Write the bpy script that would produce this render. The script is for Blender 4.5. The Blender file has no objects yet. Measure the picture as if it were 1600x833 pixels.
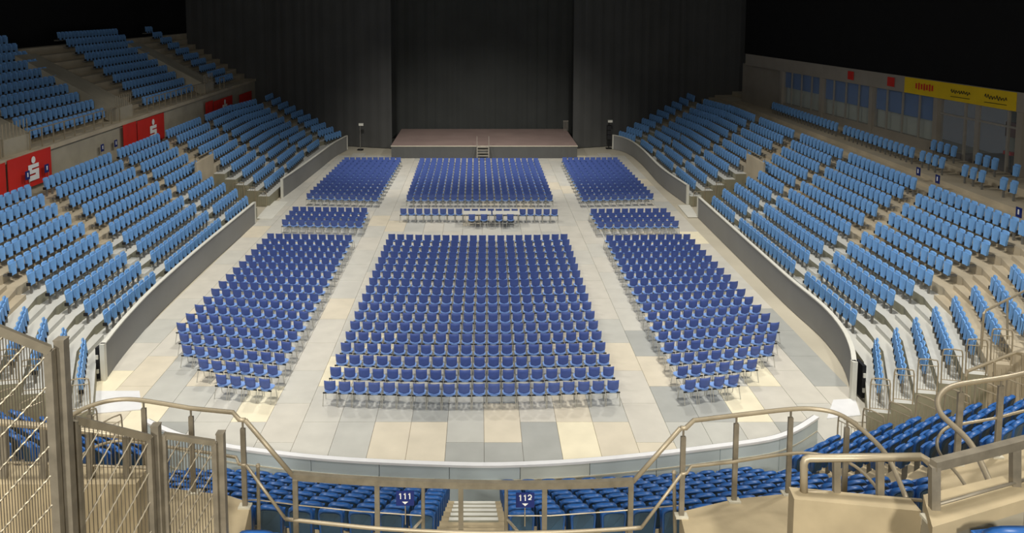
import bpy, math, random
import numpy as np
from mathutils import Vector, Matrix
random.seed(7)
S = bpy.context.scene
COL = S.collection

# ------------------------------------------------------------------ camera
F, PX, PY, YH, H = 1200.0, 750.0, 120.0, 10.0, 12.8
PITCH = math.atan((PY - YH) / F)
cd = bpy.data.cameras.new('camera'); cam = bpy.data.objects.new('camera', cd); COL.objects.link(cam)
cam.location = (0, 0, H); cam.rotation_euler = (math.pi / 2 - PITCH, 0, 0)
cd.sensor_fit = 'HORIZONTAL'; cd.sensor_width = 36.0; cd.lens = F / 1600 * 36
cd.shift_x = (800 - PX) / 1600; cd.shift_y = -(416.5 - PY) / 1600
cd.clip_start = 0.1; cd.clip_end = 300
S.camera = cam
# ------------------------------------------------------------------ world, lamps, exposure
w = bpy.data.worlds.new('hall_dark'); S.world = w; w.use_nodes = True
w.node_tree.nodes['Background'].inputs[0].default_value = (0.9, 0.95, 1.0, 1)
w.node_tree.nodes['Background'].inputs[1].default_value = 0.038
def lamp(x, y, z, power, size=136, blend=0.75, col=(1, 0.965, 0.90), aim=None, radius=0.5):
    d = bpy.data.lights.new('unseen_hall_lamp', 'SPOT'); d.energy = power; d.color = col
    d.spot_size = math.radians(size); d.spot_blend = blend; d.shadow_soft_size = radius
    o = bpy.data.objects.new('unseen_hall_lamp', d); COL.objects.link(o); o.location = (x, y, z)
    if aim is not None:
        o.rotation_euler = (Vector(aim) - Vector((x, y, z))).to_track_quat('-Z', 'Y').to_euler()
LP = 5600
for lx in (-9.5, 9.5):
    for ly, k, sx in ((14, 0.95, 1.35), (25, 1.08, 1.25), (36, 0.78, 1), (47, 0.80, 1)):
        lamp(lx * sx, ly, 16.5, LP * k, 130, 1.0)
    lamp(lx * 0.8, 46, 16.5, 10500, 66, 1.0, aim=(lx * 0.4, 61, 0.5))          # added floods, no known source, to brighten stage and curtains
    lamp(lx * 0.45, 7, 17.5, 1900, 120, 1.0)  # extra unseen lamps added to lift the near platforms
for lx in (-5.0, 2.2):
    lamp(lx, -8, 17.5, 8600, 120, 1.0, (1, 0.96, 0.88), (lx, 8.5, 6.5))
S.view_settings.view_transform = 'Standard'; S.view_settings.look = 'None'
S.view_settings.exposure = 0.0; S.view_settings.gamma = 1.0; S.view_settings.use_curve_mapping = False

# ------------------------------------------------------------------ helpers
cp, sp = math.cos(PITCH), math.sin(PITCH)
def ray(x, y):
    u, v = (x - PX) / F, (PY - y) / F
    return Vector((u, v * sp + cp, v * cp - sp))
def gz(x, y, z):
    d = ray(x, y); t = (z - H) / d.z
    return Vector((d.x * t, d.y * t, z))
def gy(x, y, Y):
    d = ray(x, y); t = Y / d.y
    return Vector((d.x * t, Y, H + d.z * t))
def gx(x, y, X):
    d = ray(x, y); t = X / d.x
    return Vector((X, d.y * t, H + d.z * t))
def yrow(X, z, zc):
    return (zc - (H - z) * sp) / cp
def lin(c):
    c /= 255.0
    return c / 12.92 if c <= 0.04045 else ((c + 0.055) / 1.055) ** 2.4
def mat(name, rgb, rough=0.6, metal=0.0, var=0.08, scale=6.0, spec=0.4, stain=None):
    m = bpy.data.materials.new(name); m.use_nodes = True
    nt = m.node_tree; b = nt.nodes['Principled BSDF']
    b.inputs['Roughness'].default_value = rough; b.inputs['Metallic'].default_value = metal
    b.inputs['Specular IOR Level'].default_value = spec
    c = [lin(v) for v in rgb]
    if var <= 0:
        b.inputs['Base Color'].default_value = (*c, 1); return m
    tc = nt.nodes.new('ShaderNodeTexCoord'); n = nt.nodes.new('ShaderNodeTexNoise')
    n.inputs['Scale'].default_value = scale; n.inputs['Detail'].default_value = 4
    r = nt.nodes.new('ShaderNodeValToRGB')
    r.color_ramp.elements[0].position = 0.3; r.color_ramp.elements[1].position = 0.7
    lo = stain if stain else [v * (1 - var) for v in c]
    r.color_ramp.elements[0].color = (*lo, 1)
    r.color_ramp.elements[1].color = (*[min(1, v * (1 + var)) for v in c], 1)
    oi = nt.nodes.new('ShaderNodeObjectInfo'); va = nt.nodes.new('ShaderNodeVectorMath')
    nt.links.new(tc.outputs['Object'], va.inputs[0]); nt.links.new(oi.outputs['Location'], va.inputs[1]); nt.links.new(va.outputs[0], n.inputs['Vector']); nt.links.new(n.outputs[0], r.inputs[0])
    nt.links.new(r.outputs[0], b.inputs['Base Color'])
    return m
M = {}
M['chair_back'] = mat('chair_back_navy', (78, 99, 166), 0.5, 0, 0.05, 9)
M['chair_seat'] = mat('chair_seat_blue', (132, 168, 228), 0.4, 0, 0.05, 9)
M['chrome'] = mat('chrome', (196, 194, 184), 0.4, 0.3, 0.05, 20)
M['black'] = mat('black_plastic', (30, 30, 32), 0.6, 0, 0.1, 20)
M['seat_blue'] = mat('seat_blue', (120, 170, 224), 0.45, 0, 0.06, 5)
M['seat_deep'] = mat('seat_deep_blue', (40, 92, 158), 0.38, 0, 0.06, 5, 0.5)
M['shaded_rear'] = mat('shaded_rear_grey_blue', (58, 88, 112), 0.5, 0, 0.08, 6)  # shade on the seat rears put into a darker panel colour
M['seat_grey'] = mat('seat_bracket_grey', (120, 118, 112), 0.6, 0.2, 0.06, 20)
M['deck'] = mat('deck_pale_grey', (202, 201, 193), 0.6, 0, 0.06, 0.9)
M['concrete'] = mat('concrete_beige', (188, 175, 150), 0.8, 0, 0.12, 0.8)
M['concrete_near'] = mat('concrete_tan', (178, 162, 130), 0.75, 0, 0.18, 1.9)
M['concrete_wall'] = mat('concrete_wall', (170, 162, 142), 0.85, 0, 0.14, 0.7)
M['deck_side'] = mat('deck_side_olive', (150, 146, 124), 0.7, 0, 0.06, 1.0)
M['board_drape'] = mat('board_drape', (142, 142, 140), 0.85, 0, 0.05, 0.5)
M['board_face'] = mat('board_face', (196, 208, 211), 0.45, 0, 0.05, 0.8)
M['board_face2'] = mat('board_face_pale', (206, 211, 203), 0.45, 0, 0.05, 0.8)
M['white'] = mat('white_plastic', (236, 236, 236), 0.4, 0, 0.03, 3)
M['white_matt'] = mat('white_matt', (222, 220, 208), 0.7, 0, 0.05, 2)
M['cream_line'] = mat('cream_line', (206, 200, 180), 0.6, 0, 0.04, 3)
M['steel'] = mat('galvanised_steel', (150, 141, 122), 0.45, 0.5, 0.14, 9)
M['steel_dark'] = mat('weathered_steel', (140, 132, 116), 0.5, 0.4, 0.2, 7)
M['rod'] = mat('rod_steel', (104, 97, 84), 0.5, 0.4, 0.1, 7)
M['steel_pale'] = mat('pale_painted_tube', (172, 159, 134), 0.4, 0.3, 0.08, 5)
M['stage_top'] = mat('stage_deck_mauve', (160, 138, 130), 0.7, 0, 0.1, 0.5)
M['stage_face'] = mat('stage_skirt', (82, 82, 80), 0.9, 0, 0.05, 1)
M['curtain'] = mat('black_molton', (68, 70, 68), 0.95, 0, 0.08, 0.4, 0.1)
M['curtain2'] = mat('black_molton_side', (80, 80, 78), 0.95, 0, 0.08, 0.4, 0.1)
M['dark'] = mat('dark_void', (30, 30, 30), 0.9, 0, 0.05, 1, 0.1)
M['red'] = mat('banner_red', (206, 44, 34), 0.6, 0, 0.05, 1.5)
M['yellow'] = mat('banner_yellow', (226, 190, 20), 0.6, 0, 0.04, 1.5)
M['sign_blue'] = mat('sign_blue', (28, 44, 110), 0.4, 0, 0.03, 3)
M['sign_white'] = mat('sign_white', (240, 240, 236), 0.5, 0, 0)
M['fascia'] = mat('fascia_grey', (150, 142, 128), 0.7, 0, 0.06, 1)
M['blind'] = mat('blue_blind', (96, 128, 176), 0.7, 0, 0.05, 1)
M['paneling'] = mat('grey_green_panel', (188, 192, 178), 0.5, 0, 0.05, 1)
M['mullion'] = mat('mullion_grey', (160, 154, 142), 0.5, 0.2, 0.05, 3)
M['pink_wall'] = mat('lounge_wall', (150, 112, 104), 0.7, 0, 0.06, 1)
M['lounge_floor'] = mat('lounge_floor', (120, 104, 92), 0.7, 0, 0.06, 1)
M['violet'] = mat('violet_cloth', (90, 70, 130), 0.7, 0, 0.06, 3)
M['sub_floor'] = mat('sub_floor', (196, 188, 168), 0.7, 0, 0.08, 0.4)
M['table'] = mat('table_top', (214, 212, 204), 0.5, 0, 0.03, 3)
gm = bpy.data.materials.new('window_glass'); gm.use_nodes = True
gb = gm.node_tree.nodes['Principled BSDF']
gb.inputs['Base Color'].default_value = (0.35, 0.4, 0.42, 1); gb.inputs['Roughness'].default_value = 0.05
gb.inputs['Alpha'].default_value = 0.12
M['glass'] = gm
TINT = [(206, 203, 192), (220, 210, 188), (242, 232, 202), (174, 175, 169), (196, 195, 186), (211, 206, 193)]
for i, t in enumerate(TINT):
    M['tile%d' % i] = mat('floor_board_tint_%d' % i, t, 0.5, 0, 0.06, 1.3, 0.3)

class MB:
    def __init__(s): s.v, s.f, s.m = [], [], []
    def add(s, vs, fs, mi=0):
        o = len(s.v); s.v += [tuple(v) for v in vs]; s.f += [tuple(i + o for i in f) for f in fs]; s.m += [mi] * len(fs)
    def hexa(s, p, mi=0, top=None):
        """p: 4 bottom corners then 4 top corners (counter-clockwise from above)"""
        o = len(s.v); s.v += [tuple(v) for v in p]
        fs = [(3, 2, 1, 0), (4, 5, 6, 7), (0, 1, 5, 4), (1, 2, 6, 5), (2, 3, 7, 6), (3, 0, 4, 7)]
        for i, f in enumerate(fs):
            s.f.append(tuple(k + o for k in f)); s.m.append(top if (top is not None and i == 1) else mi)
    def box(s, c, d, mi=0, rz=0, top=None):
        x, y, z = d[0] / 2, d[1] / 2, d[2] / 2
        R = Matrix.Rotation(rz, 3, 'Z'); c = Vector(c)
        s.hexa([c + R @ Vector(q) for q in ((-x, -y, -z), (x, -y, -z), (x, y, -z), (-x, y, -z), (-x, -y, z), (x, -y, z), (x, y, z), (-x, y, z))], mi, top)
    def prism(s, poly, z0, z1, mi=0, top=None):
        n = len(poly); o = len(s.v)
        a = sum(poly[i][0] * poly[(i + 1) % n][1] - poly[(i + 1) % n][0] * poly[i][1] for i in range(n))
        if a < 0: poly = list(reversed(poly))
        f0 = z0 if callable(z0) else (lambda p: z0)
        f1 = z1 if callable(z1) else (lambda p: z1)
        s.v += [(p[0], p[1], f0(p)) for p in poly] + [(p[0], p[1], f1(p)) for p in poly]
        s.f.append(tuple(o + n - 1 - i for i in range(n))); s.m.append(mi)
        s.f.append(tuple(o + n + i for i in range(n))); s.m.append(mi if top is None else top)
        for i in range(n):
            j = (i + 1) % n
            s.f.append((o + i, o + j, o + n + j, o + n + i)); s.m.append(mi)
    def bar(s, a, b, wx, wy, mi=0, up=(0, 0, 1)):
        """rectangular bar from a to b"""
        a, b = Vector(a), Vector(b); d = (b - a).normalized(); u = Vector(up)
        if abs(d.dot(u)) > 0.95: u = Vector((0, 1, 0))
        sx = d.cross(u).normalized(); sy = sx.cross(d).normalized()
        q = [(-1, -1), (1, -1), (1, 1), (-1, 1)]
        s.hexa([a + sx * i * wx / 2 + sy * j * wy / 2 for i, j in q] + [b + sx * i * wx / 2 + sy * j * wy / 2 for i, j in q], mi)
    def tube(s, pts, r, n=6, mi=0):
        pts = [Vector(p) for p in pts]; o = len(s.v); rings = len(pts)
        prev = None
        for i, p in enumerate(pts):
            d = (pts[min(i + 1, rings - 1)] - pts[max(i - 1, 0)]).normalized()
            if prev is None:
                u = Vector((0, 0, 1)) if abs(d.z) < 0.9 else Vector((1, 0, 0))
            else: u = prev
            sx = d.cross(u)
            if sx.length < 1e-4: sx = d.orthogonal()
            sx.normalize(); sy = sx.cross(d).normalized(); prev = sy
            for k in range(n):
                a = 2 * math.pi * k / n
                s.v.append(tuple(p + sx * math.cos(a) * r + sy * math.sin(a) * r))
        for i in range(rings - 1):
            for k in range(n):
                k2 = (k + 1) % n
                s.f.append((o + i * n + k, o + i * n + k2, o + (i + 1) * n + k2, o + (i + 1) * n + k)); s.m.append(mi)
        s.f.append(tuple(o + n - 1 - k for k in range(n))); s.m.append(mi)
        s.f.append(tuple(o + (rings - 1) * n + k for k in range(n))); s.m.append(mi)
    def ball(s, c, r, mi=0):
        c = Vector(c); vs = []; fs = []
        for i in range(1, 4):
            t = math.pi * i / 4
            for k in range(8):
                a = k * math.pi / 4; vs.append(c + Vector((math.sin(t) * math.cos(a), math.sin(t) * math.sin(a), math.cos(t))) * r)
        vs += [c + Vector((0, 0, r)), c - Vector((0, 0, r))]
        for k in range(8):
            k2 = (k + 1) % 8
            fs += [(24, k, k2), (25, 16 + k2, 16 + k)]
            for i in range(2): fs.append((i * 8 + k, (i + 1) * 8 + k, (i + 1) * 8 + k2, i * 8 + k2))
        s.add(vs, fs, mi)
    def mesh(s, name, mats, smooth=False):
        me = bpy.data.meshes.new(name); me.from_pydata(s.v, [], s.f)
        for m in (mats if isinstance(mats, (list, tuple)) else [mats]): me.materials.append(m)
        me.polygons.foreach_set('material_index', s.m)
        if smooth: me.polygons.foreach_set('use_smooth', [True] * len(s.f))
        me.update(); return me
    def build(s, name, mats, parent=None, smooth=False):
        return link(name, s.mesh(name, mats, smooth), parent)
def link(name, me, parent=None):
    o = bpy.data.objects.new(name, me); COL.objects.link(o)
    if parent is not None: o.parent = parent
    return o
def tag(o, label=None, cat=None, group=None, kind=None):
    if label: o['label'] = label
    if cat: o['category'] = cat
    if group: o['group'] = group
    if kind: o['kind'] = kind
    return o
def thing(name, label, cat, loc=(0, 0, 0), rz=0, group=None):
    o = bpy.data.objects.new(name, None); COL.objects.link(o); o.empty_display_size = 0.1
    o.location = loc; o.rotation_euler = (0, 0, rz)
    return tag(o, label, cat, group)
def struct(name, label, cat=None):
    o = bpy.data.objects.new(name, None); COL.objects.link(o)
    return tag(o, label, cat, None, 'structure')
def smooth_path(pts, n=5):
    pts = [Vector(p) for p in pts]; out = []
    for i in range(len(pts) - 1):
        p0, p1, p2, p3 = pts[max(i - 1, 0)], pts[i], pts[i + 1], pts[min(i + 2, len(pts) - 1)]
        for k in range(n):
            t = k / n
            out.append(0.5 * ((2 * p1) + (p2 - p0) * t + (2 * p0 - 5 * p1 + 4 * p2 - p3) * t * t + (3 * p1 - p0 - 3 * p2 + p3) * t ** 3))
    return out + [pts[-1]]
ORD = 'zeroth first second third fourth fifth sixth seventh eighth ninth tenth eleventh twelfth thirteenth fourteenth fifteenth sixteenth seventeenth eighteenth nineteenth twentieth'.split()
def ordn(i):
    return ORD[i] if i < len(ORD) else ('%dth' % i if i % 10 not in (1, 2, 3) else '%d%s' % (i, ('st', 'nd', 'rd')[i % 10 - 1]))
class Mass:
    """joins many placed copies of small template meshes into one mesh"""
    def __init__(s): s.V, s.L, s.N, s.MI = [], [], [], []; s.base = 0
    def tmpl(s, mbs):
        V = np.array([v for mb, off in mbs for v in mb.v], dtype=float); loops, tot, mi = [], [], []; o = 0
        for mb, off in mbs:
            for f, m in zip(mb.f, mb.m):
                loops += [i + o for i in f]; tot.append(len(f)); mi.append(m + off)
            o += len(mb.v)
        return V, np.array(loops), np.array(tot), np.array(mi)
    def put(s, t, loc, rz):
        V, L, N, mi = t; c, sn = math.cos(rz), math.sin(rz)
        s.V.append(V @ np.array([[c, sn, 0], [-sn, c, 0], [0, 0, 1]]) + np.array(loc)); s.L.append(L + s.base); s.N.append(N); s.MI.append(mi); s.base += len(V)
    def build(s, name, mats, parent=None):
        V, L, N, MI = np.concatenate(s.V), np.concatenate(s.L), np.concatenate(s.N), np.concatenate(s.MI)
        me = bpy.data.meshes.new(name); me.vertices.add(len(V)); me.vertices.foreach_set('co', V.ravel())
        me.loops.add(len(L)); me.loops.foreach_set('vertex_index', L.astype(np.int32))
        me.polygons.add(len(N)); me.polygons.foreach_set('loop_start', np.concatenate(([0], np.cumsum(N)[:-1])).astype(np.int32))
        for m in mats: me.materials.append(m)
        me.polygons.foreach_set('material_index', MI.astype(np.int32)); me.polygons.foreach_set('use_smooth', np.zeros(len(N), dtype=bool)); me.update(calc_edges=True); me.validate()
        return link(name, me, parent)

# ================================================================== SETTING: floor
floor = struct('floor', 'pale hall floor of loose laid covering boards in grey and cream', 'floor')
mb = MB(); mb.box((0, 38, -0.08), (90, 100, 0.1)); mb.build('sub_floor', M['sub_floor'], floor)
def near_edge(X):      # inner line of the curved boards at the near end
    return 18.3 + 0.0235 * X * X
TW, TL = 1.12, 2.24
tiles = []
for i in range(-12, 12):
    x = (i + 0.5) * TW + 0.12
    off = random.choice((0, 0.5)) * TL
    for j in range(-1, 22):
        y = 18.2 + off + (j + 0.5) * TL
        if abs(x) > 12.9 or y + TL / 2 > 66.5: continue
        if y < near_edge(x) + 0.1 or (abs(x) > 9.3 and y < near_edge(x) + 0.9): continue
        tiles.append((y, x))
tiles.sort()
tmesh = []
for i in range(len(TINT)):
    mb = MB(); mb.box((0, 0, 0), (TW - 0.012, TL - 0.012, 0.03)); tmesh.append(mb.mesh('floor_board', M['tile%d' % i]))
tm = Mass(); tt = []
for i in range(len(TINT)):
    mb = MB(); mb.box((0, 0, 0), (TW - 0.012, TL - 0.012, 0.03)); tt.append(tm.tmpl([(mb, i)]))
for n, (y, x) in enumerate(tiles):
    wts = (26, 18, 10, 12, 16, 18) if y < 32 else (50, 3, 1, 1, 8, 37)
    k = random.choices(range(6), wts)[0]
    if n < 300:
        o = link('floor_board', tmesh[k], floor); o.location = (x, y, -0.015)
    else: tm.put(tt[k], (x, y, -0.015), 0)
tag(tm.build('far_floor_boards', [M['tile%d' % i] for i in range(6)], floor), kind='stuff')

# ================================================================== floor chairs
def plate(hw, zs, yf, th, nx=6, curve=0.03, mi=0):
    """upright curved plate: half width hw(t), heights zs list, y of centre yf(t), concave towards +y"""
    mb = MB(); nz = len(zs); vs = []
    for side in (0, 1):
        for j, z in enumerate(zs):
            t = j / (nz - 1)
            for i in range(nx):
                u = -1 + 2 * i / (nx - 1); x = hw(t) * u
                vs.append((x, yf(t) + curve * u * u + (th if side else 0), z))
    fs = []; N = nz * nx
    for j in range(nz - 1):
        for i in range(nx - 1):
            a = j * nx + i; fs.append((a, a + 1, a + nx + 1, a + nx)); b = a + N; fs.append((b, b + nx, b + nx + 1, b + 1))
    for j in range(nz - 1):
        a, b = j * nx, (j + 1) * nx; fs.append((a, b, b + N, a + N)); a += nx - 1; b += nx - 1; fs.append((a, a + N, b + N, b))
    for i in range(nx - 1):
        fs.append((i, i + N, i + 1 + N, i + 1)); a = (nz - 1) * nx + i; fs.append((a, a + 1, a + 1 + N, a + N))
    mb.add(vs, fs, mi); return mb
def chair_parts():
    def hw(t):
        return 0.182 * math.sqrt(max(0.10, 1 - (1 - t / 0.72) ** 2.2)) if t < 0.72 else 0.182 + 0.004 * (t - 0.72)
    back = plate(hw, [0.462, 0.478, 0.505, 0.55, 0.62, 0.72, 0.835], lambda t: -0.175 - 0.09 * t, 0.02, 7, 0.045)
    # seat pan with a round, slightly turned up rear edge
    seat = MB(); ring = []
    for k in range(16):
        a = 2 * math.pi * k / 16; c, s_ = math.cos(a), math.sin(a)
        ex = 0.206 * math.copysign(abs(c) ** 0.75, c); ey = -0.0 + 0.235 * math.copysign(abs(s_) ** (0.85 if s_ < 0 else 0.6), s_)
        ring.append((ex, ey))
    vs = [(x, y, 0.44 + (0.015 if y < -0.1 else 0)) for x, y in ring] + [(x * 0.6, y * 0.6, 0.43) for x, y in ring] + [(0, 0, 0.427)] + [(x * 0.97, y * 0.97, 0.415) for x, y in ring]
    fs = []
    for k in range(16):
        k2 = (k + 1) % 16
        fs += [(k, k2, 16 + k2, 16 + k), (16 + k, 16 + k2, 32), (k2, k, 33 + k, 33 + k2)]
    fs.append(tuple(33 + 15 - k for k in range(16))); seat.add(vs, fs)
    def leg(a, b):
        m = MB(); m.tube([a, b], 0.0145, 5); return m
    legs = [leg((s * 0.205, -0.16, 0.42), (s * 0.222, -0.27, 0)) for s in (-1, 1)] + [leg((s * 0.205, 0.15, 0.42), (s * 0.225, 0.22, 0)) for s in (-1, 1)]
    bar_ = MB(); bar_.box((0, -0.19, 0.415), (0.455, 0.035, 0.035))
    return back, seat, legs, bar_
cb, cs, cl, cbar = chair_parts()
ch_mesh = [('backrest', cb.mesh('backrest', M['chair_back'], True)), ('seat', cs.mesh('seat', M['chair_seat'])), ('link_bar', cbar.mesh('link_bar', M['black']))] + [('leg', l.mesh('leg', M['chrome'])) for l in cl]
def block(TL_, TR_, BL_, BR_, rows, counts, z=0.83, side='L', sag=0.0):
    """corner pixels of the outer edges of the top of the chairs -> floor spots, row 0 = nearest"""
    a, b, c, d = (gz(*p, z) for p in (TL_, TR_, BL_, BR_)); out = []
    for r in range(rows):
        t = r / (rows - 1) if rows > 1 else 0
        p, q = c.lerp(a, t), d.lerp(b, t); n = counts[r]; nf = max(counts)
        full = (q - p).length; dx = (q - p).normalized()
        pitch = full / nf
        st = 0.5 if side == 'L' else nf - n + 0.5
        for k in range(n):
            pos = p + dx * pitch * (st + k); u = (st + k) / nf * 2 - 1
            out.append((pos.x, pos.y + 0.24 + sag * u * u, r, k, math.atan2(dx.y, dx.x)))
    return out
CN = [20] * 18
lc = [4, 6, 8, 9] + [10] * 14
# the outermost seats of the four near rows are left out, so the outer corner pixels are those of a full ten-chair row
blocks = {}
blocks['centre front'] = block((604, 368), (889.5, 368), (501, 601), (972, 600), 18, CN, sag=0.25)
lf_TL, lf_TR, lf_BR = (416, 365), (551, 367.5), (425.5, 594)
lf_BL = (205, 572)
blocks['banner side front'] = block(lf_TL, lf_TR, lf_BL, lf_BR, 18, lc, side='R')
blocks['glazed side front'] = block((946, 368), (1080, 366), (1066, 595), (1287, 571), 18, lc)
blocks['banner side middle'] = block((456, 323), (575, 325), (439, 343), (567, 345.5), 4, [10] * 4)
blocks['glazed side middle'] = block((922, 326.5), (1043, 325.5), (933, 346.5), (1062, 345), 4, [10] * 4)
blocks['centre rear'] = block((655, 247), (842, 247), (634, 304.5), (865, 304.5), 14, [20] * 14)
blocks['banner side rear'] = block((537, 246), (627, 246), (478, 302), (591, 305), 14, [10] * 14)
blocks['glazed side rear'] = block((878, 246), (966, 246), (909, 305), (1022, 302), 14, [10] * 14)
blocks['mixing row'] = block((624, 326), (873, 327), (624, 326), (873, 327), 1, [20])
spots = []
for b, L in blocks.items():
    for (x, y, r, k, a) in L: spots.append((y, x, b, r, k, a))
spots.sort()
NCH = 296
def put_chair(x, y, rz, label):
    t = thing('stacking_chair', label, 'chair', (x, y, 0), rz, 'rows of stacking chairs on the hall floor')
    for nm, me in ch_mesh: link(nm, me, t)
    return t
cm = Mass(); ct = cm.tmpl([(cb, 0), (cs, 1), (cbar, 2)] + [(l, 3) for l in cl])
for n, (y, x, b, r, k, a) in enumerate(spots):
    rz = a + random.uniform(-0.012, 0.012)
    jx, jy = random.uniform(-0.003, 0.003), random.uniform(-0.015, 0.015)
    if n < NCH:
        frm = 'banner side'
        put_chair(x + jx, y + jy, rz, 'blue shell chair, %s block, %s row from near edge, %s from banner side' % (b.replace('banner side front', 'banner side').replace('glazed side front', 'glazed side'), ordn(r + 1), ordn(k + 1)))
    else: cm.put(ct, (x + jx, y + jy, 0), rz)
# folding tables of the mixing place and the four chairs in front of them
for q, (x0, x1) in enumerate(((724, 767.5), (769.5, 812))):
    a, b = gz(x0, 331.5, 0.74), gz(x1, 331.5, 0.74); c = (a + b) / 2; c.y = blocks['mixing row'][10][1] - 0.27 - 0.46; L = (b - a).length
    t = thing('folding_table', ('white topped folding table nearer the banner side, in the row of chairs', 'white topped folding table nearer the glazed side, in the row of chairs')[q], 'table', (c.x, c.y, 0), 0, 'folding tables of the mixing place')
    mb = MB(); mb.box((0, 0, 0.73), (L, 0.75, 0.035)); mb.build('tabletop', M['table'], t)
    mb = MB(); mb.box((0, 0, 0.69), (L - 0.2, 0.6, 0.04)); mb.build('apron', M['seat_grey'], t)
    for sx in (-1, 1):
        for sy in (-1, 1):
            mb = MB(); mb.tube([(sx * (L / 2 - 0.12), sy * 0.3, 0.7), (sx * (L / 2 - 0.1), sy * 0.32, 0)], 0.016, 6); mb.build('leg', M['chrome'], t)
for q, x in enumerate((737, 756, 780, 798)):
    p = gz(x, 335, 0.83); p.y = blocks['mixing row'][10][1] - 1.42
    put_chair(p.x, p.y + 0.24, random.uniform(-0.1, 0.1), 'blue shell chair pulled up to the white tables, %s counted from the banner side' % ordn(q + 1))
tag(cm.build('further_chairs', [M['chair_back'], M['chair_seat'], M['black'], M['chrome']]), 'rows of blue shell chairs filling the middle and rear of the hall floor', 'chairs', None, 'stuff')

# ================================================================== stage and curtains
SF = gz(754, 247.6, 0).y
stage = thing('stage', 'low wide stage with mauve deck and dark grey skirt before the curtains', 'stage')
zt = 1.08
fl, fr_, rr, rl = gz(609, 228, zt), gz(899.6, 228, zt), gz(887, 201.5, zt), gz(629, 201.5, zt)
x0, x1 = (fl.x + rl.x) / 2, (fr_.x + rr.x) / 2; SY0, SY1 = SF, rr.y
mb = MB(); mb.box(((x0 + x1) / 2, (SY0 + SY1) / 2, zt - 0.04), (x1 - x0, SY1 - SY0, 0.08)); mb.build('deck', M['stage_top'], stage)
mb = MB()
n = 60
for k in range(n):
    xa, xb = x0 + 0.03 + (x1 - x0 - 0.06) * k / n, x0 + 0.03 + (x1 - x0 - 0.06) * (k + 1) / n
    ya, yb = SY0 + 0.03 + 0.02 * (k % 2), SY0 + 0.03 + 0.02 * ((k + 1) % 2)
    mb.add([(xa, ya, 0), (xb, yb, 0), (xb, yb, zt - 0.08), (xa, ya, zt - 0.08)], [(0, 1, 2, 3)])
for sx in (x0 + 0.03, x1 - 0.03):
    mb.box((sx, (SY0 + SY1) / 2 + 0.1, zt / 2 - 0.04), (0.04, SY1 - SY0 - 0.2, zt - 0.09))
mb.build('skirt', M['stage_face'], stage)
mb = MB(); mb.box(((x0 + x1) / 2, SY0 - 0.012, zt - 0.03), (x1 - x0, 0.03, 0.06)); mb.build('edge_strip', M['cream_line'], stage)
st = gz(754.5, 246, 0)
stairs = thing('stage_stairs', 'small metal stage stairs with five open treads at the stage front', 'stairs', (st.x, SY0 - 0.6, 0))
for s in (-1, 1):
    mb = MB(); mb.bar((s * 0.48, -0.55, 0), (s * 0.48, 0.5, zt), 0.05, 0.14); mb.build('stringer', M['mullion'], stairs)
    mb = MB(); mb.tube([(s * 0.5, -0.5, 0.1), (s * 0.5, -0.5, 0.95), (s * 0.5, 0.5, 1.9), (s * 0.5, 0.5, 1.0)], 0.02, 6); mb.build('handrail', M['mullion'], stairs)
for k in range(5):
    mb = MB(); mb.box((0, -0.42 + k * 0.2, 0.2 + k * 0.2), (0.94, 0.22, 0.05)); mb.build('tread', M['mullion'], stairs)
def curtain(label, pts, m, amp, z0=0.05):
    mb = MB(); vs = []; rnd = random.Random(len(label)); ph = 0; N = 0
    for (xa, ya), (xb, yb) in zip(pts[:-1], pts[1:]):
        L = math.hypot(xb - xa, yb - ya); n = int(L / 0.16); nx, ny = -(yb - ya) / L, (xb - xa) / L
        for k in range(n):
            u = k / n; ph += rnd.uniform(0.5, 1.5); a = amp * math.sin(ph)
            x, y = xa + (xb - xa) * u + nx * a, ya + (yb - ya) * u + ny * a
            vs += [(x, y, z0), (x, y, 16), (x + nx * 0.02, y + ny * 0.02, z0), (x + nx * 0.02, y + ny * 0.02, 16)]; N += 1
    fs = []
    for k in range(N - 1):
        a = 4 * k; fs += [(a, a + 4, a + 5, a + 1), (a + 2, a + 3, a + 7, a + 6)]
    mb.add(vs, fs); o = mb.build('stage_curtain', m); return tag(o, label, 'curtain', 'black curtains around the stage')
CY = SY1 + 0.6
curtain('tall dark pleated curtain hanging directly behind the stage', [(-9.2, CY), (9.6, CY)], M['curtain'], 0.06)
lcx = gz(612, 232.4, 0); rcx = gz(893, 232, 0)
curtain('tall flat dark curtain beside the stage, towards the red banners', [(lcx.x + 0.05, lcx.y), (-11, lcx.y + 0.85), (-20, 72.3), (-28, 73)], M['curtain2'], 0.025)
curtain('tall flat dark curtain beside the stage, towards the glazed boxes', [(rcx.x + 0.1, lcx.y), (11, lcx.y + 0.85), (20, 72.3), (28, 73)], M['curtain2'], 0.025)
p = gy(884, 190, SY1 - 1.0)
cr = thing('stage_barrier', 'small upright metal barrier at the rear corner of the stage', 'barrier', (p.x, SY1 - 1.0, zt))
for k in range(5):
    mb = MB(); mb.tube([(-0.2 + k * 0.1, 0, 0), (-0.2 + k * 0.1, 0, 0.9)], 0.02, 5); mb.build('bar', M['mullion'], cr)
mb = MB(); mb.box((0, 0, 0.92), (0.5, 0.06, 0.05)); mb.build('top_rail', M['mullion'], cr)
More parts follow.
